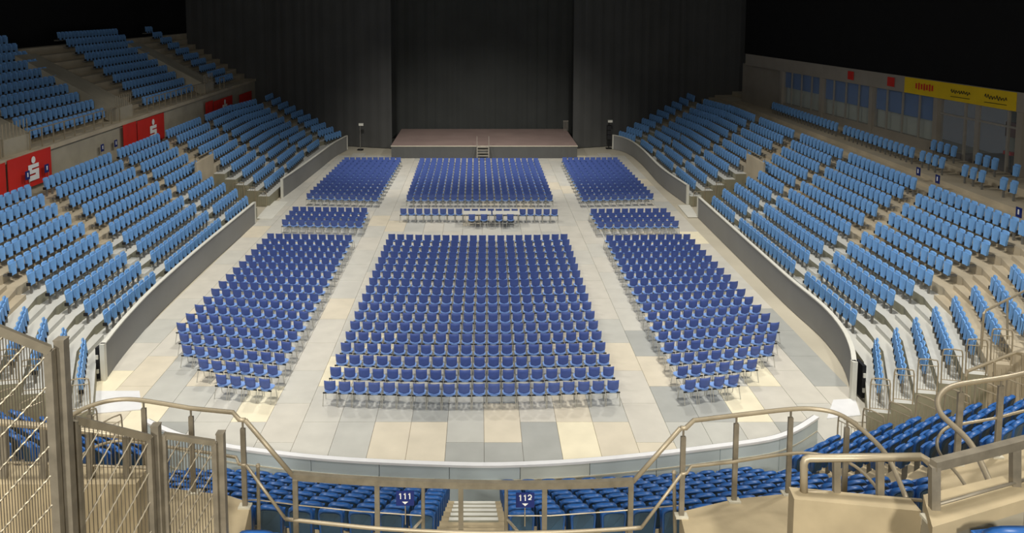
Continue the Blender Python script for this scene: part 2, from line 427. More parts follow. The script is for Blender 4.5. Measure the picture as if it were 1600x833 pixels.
for lab, xp, yt, yb, kind in (('slim floodlight mast with pale head beside the curtain, banner side', 565, 194, 232, 0), ('loudspeaker mast with pale lamp on top beside the curtain, glazed side', 949, 189, 230, 1)):
    b = gz(xp, yb, 0); t_ = gy(xp, yt, b.y); b.y -= 0.7; mst = thing('mast', lab, 'mast', b)
    mb = MB(); mb.tube([(0, 0, 0), (0, 0, t_.z)], 0.04, 6); mb.build('pole', M['seat_grey'] if not kind else M['black'], mst)
    mb = MB(); mb.box((0.1, 0, t_.z + 0.08), (0.4, 0.25, 0.2)); mb.build('lamp_head', M['white_matt'], mst)
    mb = MB(); mb.box((0, 0, 0.03), (0.5, 0.5, 0.06)); mb.build('foot', M['black'], mst)
    if kind:
        for k in range(3):
            mb = MB(); mb.box((0, -0.05, t_.z - 0.5 - k * 0.42), (0.36, 0.34, 0.38)); mb.build('speaker_cabinet', M['black'], mst)

# ================================================================== boards (dashers)
BH = 1.3
def smooth2(px, z, n=4):
    return smooth_path([gz(x, y, z) for x, y in px], n)
def wall_strip(path, z0, z1, th, mb, mi=0):
    """thin wall along a plan path"""
    P = [Vector((p[0], p[1], 0)) for p in path]
    L, R = [], []
    for i, p in enumerate(P):
        d = (P[min(i + 1, len(P) - 1)] - P[max(i - 1, 0)]).normalized(); nn = Vector((-d.y, d.x, 0))
        L.append(p + nn * th / 2); R.append(p - nn * th / 2)
    for i in range(len(P) - 1):
        q = [R[i], R[i + 1], L[i + 1], L[i]]
        mb.hexa([(a.x, a.y, z0) for a in q] + [(a.x, a.y, z1) for a in q], mi)
def boards(label, px, name='rink_boards'):
    t = thing(name, label, 'boards', (0, 0, 0), 0, 'side boards of the rink')
    path = smooth2(px, 0)
    mb = MB(); wall_strip(path, 0.0, BH - 0.05, 0.10, mb); mb.build('drape', M['board_drape'], t)
    mb = MB(); wall_strip(path, BH - 0.05, BH, 0.15, mb); mb.build('cap_rail', M['white_matt'], t)
    for e in (path[0], path[-1]):
        mb = MB(); mb.box((e.x, e.y, BH / 2), (0.16, 0.16, BH)); mb.build('end_post', M['white_matt'], t)
    return path
bl = boards('grey draped board, long near run below the red banner stand', [(398, 349.3), (318, 422), (248, 490), (208, 535), (184, 565), (170.5, 584), (163, 594)])
br = boards('grey draped board, long near run below the glazed side stand', [(1091, 339.4), (1145, 393), (1200, 447.6), (1236, 483), (1284, 526.6), (1314, 565), (1328, 598), (1332, 624)])
boards('grey draped board, short far run below the red banner stand', [(441, 309), (468, 289), (500, 263.5), (521, 246.5), (542, 234)])
boards('grey draped board, short far run below the glazed side stand', [(1074, 319.6), (1033, 289), (1006, 259.5), (988, 244), (973, 236.5), (958, 232.7)])
for lab, pb in (('black buffer block on the end of the near board run, glazed side', (1345, 622)), ('black buffer block on the end of the near board run, banner side', (157, 592))):
    p = gz(*pb, 0); t = thing('buffer_block', lab, 'buffer', p, 0, 'buffer blocks at the board ends')
    mb = MB(); mb.box((0, 0.1, 0.62), (0.12, 0.5, 1.1)); mb.build('block', M['black'], t)
    for z in (0.35, 0.85):
        mb = MB(); mb.box((0, -0.17, z), (0.08, 0.05, 0.14)); mb.build('latch', M['white_matt'], t)
# near end: curved run of pale panels
rim_px = [(228, 656), (257, 669.5), (290, 682), (354, 696), (400, 702.5), (470, 711), (548, 717.5), (640, 722), (740, 725), (800, 724.5), (870, 721.5), (927, 717.5), (986, 712), (1050, 705), (1118, 696.5), (1200, 685), (1242, 671), (1276, 650)]
rim = smooth_path([gz(x, y, BH) for x, y in rim_px], 4)
eb = thing('end_boards', 'curved run of pale grey panels with white cap at the near end', 'boards')
# cut by arc length into panels
cum = [0]
for i in range(1, len(rim)): cum.append(cum[-1] + (rim[i] - rim[i - 1]).length)
def at_len(s):
    for i in range(1, len(rim)):
        if s <= cum[i]: return rim[i - 1].lerp(rim[i], (s - cum[i - 1]) / (cum[i] - cum[i - 1]))
    return rim[-1]
npan = 11; Ltot = cum[-1]
for k in range(npan):
    s0, s1 = Ltot * k / npan + 0.008, Ltot * (k + 1) / npan - 0.008
    pp = [at_len(s0 + (s1 - s0) * j / 5) for j in range(6)]
    mb = MB(); wall_strip(pp, 0.0, BH - 0.06, 0.10, mb); mb.build('board_panel', M['board_face2' if k in (6,) else 'board_face'], eb)
mb = MB(); wall_strip(rim, BH - 0.06, BH, 0.15, mb); mb.build('cap_rail', M['white'], eb)
inner = [Vector((p.x, p.y + 0.16, 0)) for p in rim]
mb = MB(); wall_strip(inner, 0.0, BH - 0.10, 0.05, mb); wall_strip(inner, BH - 0.10, BH - 0.07, 0.06, mb); mb.build('inner_seal', M['seat_grey'], eb)
outer = [Vector((p.x, p.y - 0.06, 0)) for p in rim]
mb = MB(); wall_strip(outer, 0.88, 0.91, 0.03, mb); mb.build('trim_strip', M['cream_line'], eb)
mb = MB(); wall_strip(outer, 0.3, 0.33, 0.03, mb); mb.build('trim_strip', M['cream_line'], eb)
for lab, px in (('white ramp plate in the near gap between boards, banner side', [(150, 612), (218, 612), (222, 641), (140, 648)]),
                ('white ramp plate in the near gap between boards, glazed side', [(1302, 626), (1336, 624), (1345, 650), (1292, 655)]),
                ('pale ramp plate in the far gap between boards, banner side', [(425, 314), (450, 316), (425, 343), (401, 342)]),
                ('pale ramp plate in the far gap between boards, glazed side', [(1059, 321), (1078, 321), (1091, 340), (1075, 340)])):
    mb = MB(); mb.prism([gz(x, y, 0.0) for x, y in px], 0.0, 0.03); o = mb.build('ramp_plate', M['white_matt' if 'pale' in lab else 'white']); tag(o, lab, 'ramp', 'ramp plates in the board gaps')

# ================================================================== SIDE STANDS
NR = 10
def RX(r): return 13.9 + 0.72 * (r - 1)
def RZ(r): return 1.26 + 0.36 * (r - 1)          # seat centre height
def TZ(r): return RZ(r) - 0.62                   # tread height
def yr(r, zc): return yrow(RX(r), RZ(r), zc)
# corner rows (pixels on the right hand stand, seat centres): far end, near end
CRN = {1: ((1364, 541), (1377, 598)), 2: ((1397, 523), (1410, 590)), 3: ((1427, 505), (1446, 576)), 4: ((1459, 487), (1482, 562)),
       5: ((1488, 469), (1519, 547)), 6: ((1516, 450), (1560, 527)), 7: ((1550, 448), (1600, 508))}
corner = {}
for r in range(1, 8):
    a, b = CRN[r]; corner[r] = (gz(*a, RZ(r)), gz(*b, RZ(r)))
# regularise: fit linear in r
def fit(idx, c):
    xs = np.array(list(corner)); ys = np.array([corner[r][idx][c] for r in corner]); return np.polyfit(xs, ys, 1)
fits = {(i, c): fit(i, c) for i in (0, 1) for c in (0, 1)}
def crn(r, i): return Vector((np.polyval(fits[(i, 0)], r), np.polyval(fits[(i, 1)], r), 0))
G_px = {1: ((505, 219), (534.5, 209)), 5: ((461, 188.6), (483, 182)), 9: ((424, 163), (440, 156))}
gfit = {}
for i in (0, 1):
    P = {r: gz(*G_px[r][i], RZ(r)) for r in G_px}
    for c in (0, 1):
        gfit[(i, c)] = np.polyfit(list(P), [abs(P[r][c]) for r in P], 1)
def gseg(r, i): return Vector((np.polyval(gfit[(i, 0)], r), np.polyval(gfit[(i, 1)], r), 0))
Y0A = lambda r: yr(r, 28.4)
YFAR = 60.3
BLK = {'near': ((28.4, 28.6), (32.9, 34.9)), 'second': ((33.95, 35.9), (41.2, 42.5)), 'third': ((42.0, 43.2), (46.0, 48.9)),
       'fourth': ((49.6, 49.9), (54.5, 56.1)), 'fifth': ((55.4, 57.0), (60.6, 63.2))}
def blk_y(b, r):
    (a1, a10), (b1, b10) = BLK[b]; t = (r - 1) / 9
    return yr(r, a1 + (a10 - a1) * t), yr(r, b1 + (b10 - b1) * t)
def path(r, sgn, lo=None, hi=None):
    """plan polyline of row r (fractional allowed), near end to far end"""
    c1, c0 = crn(r, 1), crn(r, 0)
    d = (c1 - c0).normalized()
    X = RX(r)
    pts = [c1 + d * 0.45, c0, Vector((X, Y0A(r), 0)), Vector((X, yr(r, 46.6), 0)), Vector((X, yr(r, 49.3), 0)), Vector((X, YFAR - 0.2, 0)), gseg(r, 0), gseg(r, 1)]
    return [Vector((p.x * sgn, p.y, 0)) for p in pts]
VOM = (3, 4)     # path segment with the passage, rows 1-5
SIDE = {1: ('glazed side', 1), -1: ('banner side', -1)}
seat_spots = []   # (x,y,z,rz,row,side,block,k)
for sgn in (1, -1):
    side = SIDE[sgn][0]
    deck = struct('grandstand_deck' if sgn > 0 else 'grandstand_deck.001', 'stepped seating deck of the %s stand' % side, 'deck')
    for r in range(1, NR + 1):
        pin, pout = path(r - 0.5, sgn), path(r + 0.5, sgn)
        if r == NR: pout = path(r + 1.4, sgn)
        mb = MB()
        for i in range(len(pin) - 1):
            if r <= 5 and i == VOM[0]: continue
            q = [pin[i], pin[i + 1], pout[i + 1], pout[i]]
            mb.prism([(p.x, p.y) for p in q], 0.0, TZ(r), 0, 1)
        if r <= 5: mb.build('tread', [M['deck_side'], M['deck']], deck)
        else: mb.build('tread', [M['concrete'], M['concrete']], deck)
        # half steps in the aisles
        names = list(BLK)
        gaps = [(blk_y(names[i], r)[1], blk_y(names[i + 1], r)[0]) for i in range(len(names) - 1)]
        for gi, (ya, yb) in enumerate(gaps):
            if gi == 2 and r <= 6: continue
            if r == 1: continue
            mb = MB(); xm = (RX(r) - 0.36 - 0.18) * sgn
            mb.box((xm, (ya + yb) / 2, TZ(r) - 0.18 - 0.09), (0.36, yb - ya - 0.15, 0.18)); mb.build('step', M['deck'] if r <= 5 else M['concrete'], deck)
        if r > 1:
            c0 = crn(r - 0.35, 0); p0 = Vector((RX(r) - 0.5, Y0A(r) - 0.1, 0)); d = (p0 - c0); mid = (p0 + c0) / 2; mid.x *= sgn
            mb = MB(); mb.box((mid.x - 0.12 * sgn, mid.y, TZ(r) - 0.27), (0.34, d.length * 0.8, 0.18), 0, math.atan2(d.y, d.x * sgn) - math.pi / 2); mb.build('step', M['deck'] if r <= 5 else M['concrete'], deck)
        # seat spots
        def along(a, b, blk):
            L = (b - a).length; n = max(1, int(round(L / 0.487))); d = (b - a) / n; dn = d.normalized()
            rz = math.atan2(dn.y, dn.x)
            # facing the rink: local +y
            rz = rz if sgn < 0 else rz
            fx = Vector((-dn.y, dn.x, 0)); face = rz
            if fx.x * sgn > 0: face = rz + math.pi
            for k in range(n):
                p = a + d * (k + 0.5); seat_spots.append((p.x, p.y, TZ(r), face, r, sgn, blk, k))
        for b in BLK:
            ya, yb = blk_y(b, r)
            if r <= 5 and b == 'third': yb = min(yb, yr(r, 46.3))
            if r <= 5 and b == 'fourth': ya = max(ya, yr(r, 49.6))
            along(Vector((RX(r) * sgn, ya, 0)), Vector((RX(r) * sgn, yb, 0)), b)
        f0, f1 = Vector((RX(r), YFAR + 0.8, 0)), gseg(r, 0).lerp(Vector((RX(r), YFAR, 0)), 0.2)
        along(Vector((f0.x * sgn, f0.y, 0)), Vector((f1.x * sgn, f1.y, 0)), 'sixth')
        a, b = gseg(r, 0).lerp(gseg(r, 1), 0.12), gseg(r, 1)
        along(Vector((a.x * sgn, a.y, 0)), Vector((b.x * sgn, b.y, 0)), 'last')
        if r <= 8:
            a, b = crn(r, 0), crn(r, 1)
            along(Vector((b.x * sgn, b.y, 0)), Vector((a.x * sgn, a.y, 0)), 'corner')
    # passage under the upper rows: parapet, stairs, barriers
    ya, yb = yr(5, 46.6), yr(5, 49.3)
    X6 = RX(5.5)
    pr = thing('passage_parapet', 'beige parapet panel with rail above the stair passage, %s stand' % side, 'parapet', (0, 0, 0), 0, 'parapets over the stair passages')
    mb = MB(); mb.box(((X6 + 0.05) * sgn, (ya + yb) / 2, TZ(6) + 0.35), (0.12, yb - ya + 0.3, 1.15)); mb.build('panel', M['concrete'], pr)
    mb = MB(); mb.tube([((X6 + 0.05) * sgn, ya - 0.15, TZ(6) + 0.9), ((X6 + 0.05) * sgn, ya - 0.15, TZ(6) + 1.2), ((X6 + 0.05) * sgn, yb + 0.15, TZ(6) + 1.2), ((X6 + 0.05) * sgn, yb + 0.15, TZ(6) + 0.9)], 0.03, 6); mb.build('rail', M['steel_pale'], pr)
    mb = MB(); mb.box(((X6 - 0.02) * sgn, (ya + yb) / 2, 1.0), (0.1, 1.7, 2.0)); o = mb.build('door_1' if sgn < 0 else 'door_2', M['dark']); tag(o, 'dark doorway at the back of the passage, %s' % side, None, None, 'structure')
    for q in range(3):
        y_ = ya + 0.5; xx = (RX(1 + q) + 0.1) * sgn
        hp = thing('hoop_barrier', 'tubular hoop barrier in the %s passage, %s from the boards' % (side, ordn(q + 1)), 'barrier', (xx, yb - 0.35, 0), 0, 'hoop barriers in the passages')
        mb = MB(); mb.tube([(-0.33, 0, 0), (-0.33, 0, 0.95 + 0.3 * q), (-0.27, 0, 1.0 + 0.3 * q), (0.27, 0, 1.0 + 0.3 * q), (0.33, 0, 0.95 + 0.3 * q), (0.33, 0, 0)], 0.02, 6); mb.build('frame', M['steel_pale'], hp)
        for k in range(4):
            mb = MB(); mb.tube([(-0.2 + 0.13 * k, 0, 0.1), (-0.2 + 0.13 * k, 0, 0.98 + 0.3 * q)], 0.008, 4); mb.build('bar', M['steel_pale'], hp)

def upright(hw, zs, yf, th, nx=4, curve=0.02): return plate(hw, zs, yf, th, nx, curve)
def side_seat():
    b = plate(lambda t: (0.15 + 0.055 * min(1, t * 1.3)) if t < 0.93 else 0.15, [0.36, 0.55, 0.75, 0.86, 0.90], lambda t: -0.06 - 0.06 * t, 0.03, 4, 0.03)
    p = plate(lambda t: 0.14 + 0.06 * t, [0.35, 0.55, 0.80], lambda t: 0.005 - 0.045 * t, 0.035, 4, 0.02)
    arm = MB(); arm.box((0.2, 0.0, 0.42), (0.03, 0.16, 0.12)); 
    ped = MB(); ped.box((0, -0.03, 0.19), (0.07, 0.07, 0.38))
    low = MB(); low.box((0, -0.205, 0.31), (0.10, 0.33, 0.08)); low.box((0, -0.06, 0.35), (0.06, 0.06, 0.16))
    return b, p, arm, ped, low
sb, spn, sarm, sped, slow = side_seat()
ss_back = sb.mesh('backrest', M['seat_blue'], True); ss_pan = spn.mesh('seat_pan', M['seat_blue']); ss_arm = sarm.mesh('hinge', M['black']); ss_ped = sped.mesh('pedestal', M['seat_grey']); ss_low = slow.mesh('wall_bracket', M['seat_grey'])
def visible(x, y, z, mx=40):
    d = Vector((x, y, z - H)); zc = d.y * cp - d.z * sp
    if zc < 0.5: return False
    u = PX + F * d.x / zc; v = PY - F * (d.y * sp + d.z * cp) / zc
    return -mx < u < 1600 + mx and -mx < v < 833 + mx
seat_spots = [s for s in seat_spots if visible(s[0], s[1], s[2] + 0.6, 260)]
seat_spots.sort(key=lambda s: (not visible(s[0], s[1], s[2] + 0.6, 6), s[1]))
sm_ = Mass(); t_ped = sm_.tmpl([(sb, 0), (spn, 0), (sarm, 1), (sped, 2)]); t_low = sm_.tmpl([(sb, 0), (spn, 0), (sarm, 1), (slow, 2)])
NSEAT = 300
for n, (x, y, z, a, r, sgn, blk, k) in enumerate(seat_spots):
    if n < NSEAT:
        t = thing('tip_up_seat', 'folded blue seat, %s stand, %s block, %s row up, %s from near end' % (SIDE[sgn][0], blk, ordn(r), ordn(k + 1)), 'stadium seat', (x, y, z), a, 'tip-up seats of the side stands')
        link('backrest', ss_back, t); link('seat_pan', ss_pan, t); link('hinge', ss_arm, t)
        link('pedestal', ss_ped, t) if r <= 5 or r == 10 else link('wall_bracket', ss_low, t)
    else: sm_.put(t_ped if r <= 5 or r == 10 else t_low, (x, y, z), a)

# hoop rails along the near ends of the corner decks
def hoop(name, label, cat, a, b, z, h, nb, group, m='steel_pale', r=0.02, legs=0.0):
    a, b = Vector((a.x, a.y, 0)), Vector((b.x, b.y, 0)); t = thing(name, label, cat, (a.x, a.y, z), math.atan2(b.y - a.y, b.x - a.x), group)
    L = (b - a).length
    mb = MB(); mb.tube(smooth_path([(0, 0, -legs), (0, 0, h - 0.12), (0.12, 0, h), (L - 0.12, 0, h), (L, 0, h - 0.12), (L, 0, -legs)], 3), r, 6); mb.build('frame', M[m], t)
    mb = MB(); mb.tube([(0, 0, h * 0.83), (L, 0, h * 0.83)], r * 0.7, 5); mb.build('mid_rail', M[m], t)
    mb = MB(); mb.tube([(0, 0, 0.12), (L, 0, 0.12)], r * 0.7, 5); mb.build('mid_rail', M[m], t)
    for k in range(nb):
        x = L * (k + 1) / (nb + 1); mb = MB(); mb.tube([(x, 0, 0.12), (x, 0, h * 0.83)], 0.008, 4); mb.build('bar', M[m], t)
    return t
for sgn in (1, -1):
    for r in range(1, 7):
        a, b = path(r - 0.42, sgn)[0], path(r + 0.42, sgn)[0]
        hoop('end_guardrail', 'tubular guardrail closing the end of the corner deck, %s, %s tier' % (SIDE[sgn][0], ordn(r)), 'guardrail', a, b, TZ(r), 1.05, 6, 'guardrails at the corner deck ends')

# ================================================================== side walls, upper left tier
WX = RX(10) + 0.95
ZW0, ZW1 = TZ(10), 5.75
wl = struct('wall_left', 'pale concrete wall behind the top row of the banner side stand', 'wall')
mb = MB(); mb.box((-WX - 0.15, 45, (ZW0 + ZW1) / 2), (0.3, 70, ZW1 - ZW0 + 0.2)); mb.build('wall_face', M['concrete_wall'], wl)
mb = MB(); mb.box((-WX - 0.12, 45, ZW1 + 0.12), (0.5, 70, 0.22)); mb.build('coping', M['concrete'], wl)
# upper tier
ut = struct('upper_tier', 'upper seating tier above the banner side wall', 'deck')
UZ = lambda k: ZW1 + 0.25 + 0.46 * k
UX = lambda k: -(WX + 0.62 + 0.78 * k)
for k in range(10):
    mb = MB(); mb.box((UX(k), 45, UZ(k) - 0.3), (0.79, 70, 0.6)); mb.build('tread', M['concrete'], ut)
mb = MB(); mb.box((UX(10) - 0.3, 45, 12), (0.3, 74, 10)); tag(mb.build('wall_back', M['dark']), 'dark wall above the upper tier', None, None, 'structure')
def ublock(xa, xb):          # pixel x on front row
    s0, s1 = (xa - PX) / UX(0), (xb - PX) / UX(0)
    return F / s0, F / s1
UB = [ublock(-120, -30), ublock(42, 166), ublock(224, 306), ublock(338, 392), ublock(405, 440)]
for (za, zb) in UB:
    for k in range(10):
        ya, yb = yrow(0, UZ(k) + 0.6, za) + 0.3 * k, yrow(0, UZ(k) + 0.6, zb) + 0.25 * k
        yb = min(yb, 68.5)
        if yb < ya + 0.5: continue
        n = max(1, int((yb - ya) / 0.49))
        for q in range(n):
            y = ya + (q + 0.5) * 0.49
            if visible(UX(k), y, UZ(k) + 0.6): sm_.put(t_low, (UX(k) - 0.05, y, UZ(k)), -math.pi / 2)
# railing along the upper tier front
ur = thing('tier_railing', 'pale steel railing of slim posts along the upper tier edge', 'railing')
for (za, zb) in UB:
    ya, yb = yrow(0, 6, za) - 0.6, min(yrow(0, 6, zb) + 0.6, 64)
    if yb < ya + 1: continue
    mb = MB(); mb.tube([(-WX - 0.1, ya, ZW1 + 1.15), (-WX - 0.1, yb, ZW1 + 1.15)], 0.03, 6); mb.build('rail', M['steel_pale'], ur)
    if yb < ya + 1: continue
    n = int((yb - ya) / 0.95)
    for q in range(n + 1):
        y = ya + (yb - ya) * q / max(1, n)
        mb = MB(); mb.box((-WX - 0.1, y, ZW1 + 0.7), (0.05, 0.05, 0.95)); mb.build('post', M['steel_pale'], ur)
# red banners on the wall with the white emblem
def emblem(parent, w_, h_, loc):
    """white S mark with a round dot above, flat on the banner (local x across, z up, facing -y)"""
    quads = [[(-1, 0.52), (1, 0.52), (1, 1), (-1, 1)], [(-1, -0.14), (-0.36, -0.14), (-0.36, 0.52), (-1, 0.52)], [(-0.36, -0.14), (1, -0.14), (1, 0.32), (-0.36, 0.32)],
             [(0.36, -1), (1, -1), (1, -0.14), (0.36, -0.14)], [(-1, -1), (0.36, -1), (0.36, -0.36), (-1, -0.36)]]
    mb = MB()
    for q in quads:
        mb.hexa([(loc[0] + x * w_ / 2, -0.03, loc[2] + z * h_ / 2) for x, z in q] + [(loc[0] + x * w_ / 2, -0.045, loc[2] + z * h_ / 2) for x, z in q])
    vs = [(loc[0] + 0.2 * w_ * math.cos(a), -0.045, loc[2] + h_ * 0.76 + 0.2 * w_ * math.sin(a)) for a in [i * math.pi / 8 for i in range(16)]]
    mb.add(vs, [tuple(range(16))]); mb.build('emblem', M['sign_white'], parent)
def banner(label, xa, ya_, xb, yb_, hgt, mark=True, X=-WX + 0.2, parentless=True, ymid=None):
    a, b = gx(xa, ya_, X), gx(xb, yb_, X); L = (b - a).length
    zt_ = (a.z + b.z) / 2
    t = thing('banner', label, 'banner', (a.x, a.y, zt_ - hgt), math.atan2(b.y - a.y, b.x - a.x), 'red banners on the concrete wall')
    mb = MB(); n = 10; vs = []
    for k in range(n + 1):
        u = k / n; bul = -0.03 * math.sin(u * math.pi * 3)
        vs += [(u * L, bul * 0.5, 0), (u * L, bul * 0.5, hgt), (u * L, bul * 0.5 + 0.02, 0), (u * L, bul * 0.5 + 0.02, hgt)]
    fs = []
    for k in range(n):
        q = 4 * k; fs += [(q, q + 4, q + 5, q + 1), (q + 2, q + 3, q + 7, q + 6), (q + 1, q + 5, q + 7, q + 3), (q, q + 2, q + 6, q + 4)]
    mb.add(vs, fs); mb.build('cloth', M['red'], t)
    if mark: emblem(t, L * 0.24, hgt * 0.48, (L * 0.55, 0, hgt * 0.42))
    return t
banner('red banner with white S emblem, largest, nearest on the concrete wall', 11, 247, 79, 233, 1.6)
banner('red cloth cut by the picture edge beside the largest banner', -45, 268, 8, 257, 1.6, False)
banner('narrow plain red banner beside the second emblem banner', 192, 195, 213, 190, 1.75, False)
banner('red banner with white S emblem, second along the concrete wall', 214, 186, 256, 179, 1.75)
banner('red banner with white S emblem, third along the concrete wall', 334, 157, 363, 150, 1.6)
banner('narrow plain red banner beside the third emblem banner', 321, 160, 333, 157, 1.6, False)
banner('faint plain red banner, farthest along the concrete wall', 374, 147, 393, 143, 1.5, False)
banner('red cloth at the head of the upper tier stairs', 138, 138, 172, 134, 0.7, False, X=-27)
# stair cheeks of the upper tier (sloping concrete walls beside the portals)
for lab, zc0 in (('nearest', UB[1][0] - 1.6), ('second', UB[1][1] + 1.3), ('third', UB[2][1] + 1.6), ('farthest', UB[3][1] + 1.0)):
    y = yrow(0, 7, zc0); mb = MB()
    mb.hexa([(UX(0) + 0.4, y - 0.9, ZW1), (UX(7), y - 0.9, UZ(7) - 0.2), (UX(7), y + 1.2, UZ(7) - 0.2), (UX(0) + 0.4, y + 1.2, ZW1),
             (UX(0) + 0.4, y - 0.9, ZW1 + 1.0), (UX(7), y - 0.9, UZ(7) + 0.7), (UX(7), y + 1.2, UZ(7) + 0.7), (UX(0) + 0.4, y + 1.2, ZW1 + 1.0)])
    o = mb.build('stair_cheek', M['concrete_wall']); tag(o, 'sloping concrete stair cheek between upper tier blocks, %s of four' % lab, 'wall', 'stair cheeks of the upper tier', 'structure')
    t = thing('portal_grille', 'slim upright steel bars above a wall portal, %s of four' % lab, 'grille', (-WX - 0.25, y, ZW1 + 0.25), 0, 'bar grilles above the wall portals')
    for k in range(8):
        mb = MB(); mb.tube([(0, -0.9 + k * 0.27, 0), (0, -0.9 + k * 0.27, 1.5)], 0.022, 4); mb.build('bar', M['steel_pale'], t)

# ================================================================== right side: walkway, glazed boxes
AX = lambda zc: 23.5 + (59.6 - zc) * (25.1 - 23.5) / (59.6 - 42.1)
ZS, ZT = 5.35, 7.8
ww = struct('walkway_terrace', 'stepped concrete walkway below the glazed boxes', 'deck')
for k, (xa, xb, z) in enumerate(((WX - 0.3, 21.9, 4.05), (21.7, 22.5, 4.2), (22.3, 24.2, 4.42), (24.0, 27, 4.75))):
    mb = MB(); mb.box(((xa + xb) / 2, 45, z / 2), (xb - xa, 70, z)); mb.build('tread', M['concrete'], ww)
wr = struct('wall_right', 'facade of glazed boxes above the walkway', 'wall')
def fx(zc, z): return Vector((AX(zc), yrow(0, z, zc), z))
def facade_quad(za, zb, z0, z1, th, mb, out=0.0, mi=0):
    a0, b0 = fx(za, (z0 + z1) / 2), fx(zb, (z0 + z1) / 2)
    mb.hexa([(a0.x - out, a0.y, z0), (b0.x - out, b0.y, z0), (b0.x - out + th, b0.y, z0), (a0.x - out + th, a0.y, z0),
             (a0.x - out, a0.y, z1), (b0.x - out, b0.y, z1), (b0.x - out + th, b0.y, z1), (a0.x - out + th, a0.y, z1)], mi)
def zc_of(xp):   # image column on the facade -> depth
    lo, hi = 25.0, 75.0
    for _ in range(50):
        m_ = (lo + hi) / 2
        if PX + F * AX(m_) / m_ > xp: lo = m_
        else: hi = m_
    return lo
zA, zB, zC, zD, zE = zc_of(1222), zc_of(1284), zc_of(1362), zc_of(1463), zc_of(1594)
mb = MB(); facade_quad(zD - 0.1, zA, 4.4, ZS, 0.3, mb); mb.build('sill_wall', M['fascia'], wr)
mb = MB(); facade_quad(24, 66, ZT, 8.75, 0.35, mb, 0.1); mb.build('fascia_band', M['fascia'], wr)
for z_ in (zA, zB, zC, zD, zE):
    mb = MB(); facade_quad(z_ - 0.18, z_ + 0.18, 4.4, ZT, 0.35, mb, 0.12); mb.build('pillar', M['fascia'], wr)
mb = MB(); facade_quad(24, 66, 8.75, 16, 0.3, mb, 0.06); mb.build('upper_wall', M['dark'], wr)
mb = MB(); facade_quad(zA, 68, 4.4, ZT, 0.3, mb, -0.5); mb.build('recess_wall', M['fascia'], wr)
nwin = 0
for (za, zb, npn, bl_) in ((zB, zA, 4, 0.5), (zC, zB, 4, 0.58), (zD, zC, 4, 0.55)):
    nwin += 1
    wn = struct('window_%d' % nwin, 'glazed box window with lowered blue blind, number %d from the stage' % nwin, 'window')
    for k in range(npn):
        p0, p1 = za + (zb - za) * k / npn + 0.05, za + (zb - za) * (k + 1) / npn - 0.05
        mb = MB(); facade_quad(p0, p1, ZS, ZT, 0.03, mb, -0.05); mb.build('pane', M['glass'], wn)
        mb = MB(); facade_quad(p1, p1 + 0.1, ZS, ZT, 0.08, mb, 0.0); mb.build('mullion', M['mullion'], wn)
    mb = MB(); facade_quad(za, zb, ZT - (ZT - ZS) * bl_, ZT, 0.03, mb, -0.15); mb.build('blind', M['blind'], wn)
    mb = MB(); facade_quad(za, zb, ZS, ZT - (ZT - ZS) * bl_, 0.05, mb, -0.3); mb.build('inner_panel', M['paneling'], wn)
wn = struct('window_4', 'tall clear lounge window nearest the camera with transom bar', 'window')
for k, (p0, p1) in enumerate(((zc_of(1468), zc_of(1505)), (zc_of(1508), zc_of(1522)), (zc_of(1530), zc_of(1571)), (zc_of(1575), zc_of(1592)))):
    for (z0, z1) in ((4.75, 6.95), (7.05, ZT)):
        mb = MB(); facade_quad(p1, p0, z0, z1, 0.03, mb, -0.05); mb.build('pane', M['glass'], wn)
for xp in (1506, 1525, 1573):
    z_ = zc_of(xp); ww_ = 0.14 if xp == 1525 else 0.06
    mb = MB(); facade_quad(z_ - ww_, z_ + ww_, 4.75, ZT, 0.1, mb); mb.build('mullion', M['mullion'], wn)
mb = MB(); facade_quad(zE, zD, 6.95, 7.05, 0.1, mb); mb.build('transom', M['mullion'], wn)
lg = struct('lounge_room', 'interior of the lounge behind the tall window', 'room')
mb = MB(); facade_quad(zE - 3, zD, 4.7, ZT, 0.2, mb, -4.0); mb.build('back_wall', M['paneling'], lg)
mb = MB(); facade_quad(zE - 3, zD, 5.7, 6.5, 0.2, mb, -3.8); mb.build('wall_stripe', M['pink_wall'], lg)
mb = MB(); facade_quad(zE - 3, zD, 4.6, 4.76, 4.0, mb, -0.1); mb.build('lounge_floor', M['lounge_floor'], lg)
for k, xp in enumerate((1546, 1553, 1566, 1574)):
    p = fx(zc_of(xp), 4.76); t = thing('bar_stool', 'red round bar stool behind the lounge window, %s from the pillar' % ordn(k + 1), 'stool', (p.x + 0.8, p.y, 4.76), 0, 'red stools in the lounge')
    mb = MB(); mb.tube([(0, 0, 0), (0, 0, 0.7)], 0.03, 6); mb.build('column', M['black'], t)
    mb = MB(); mb.tube([(0, 0, 0.7), (0, 0, 0.86)], 0.15, 10); mb.build('seat', M['red'], t)
p = fx(zc_of(1583), 4.76); mb = MB(); mb.box((p.x + 1.6, p.y, 5.35), (0.7, 1.6, 1.2)); tag(mb.build('bar_counter', M['violet']), 'violet clad counter inside the lounge window', 'counter')
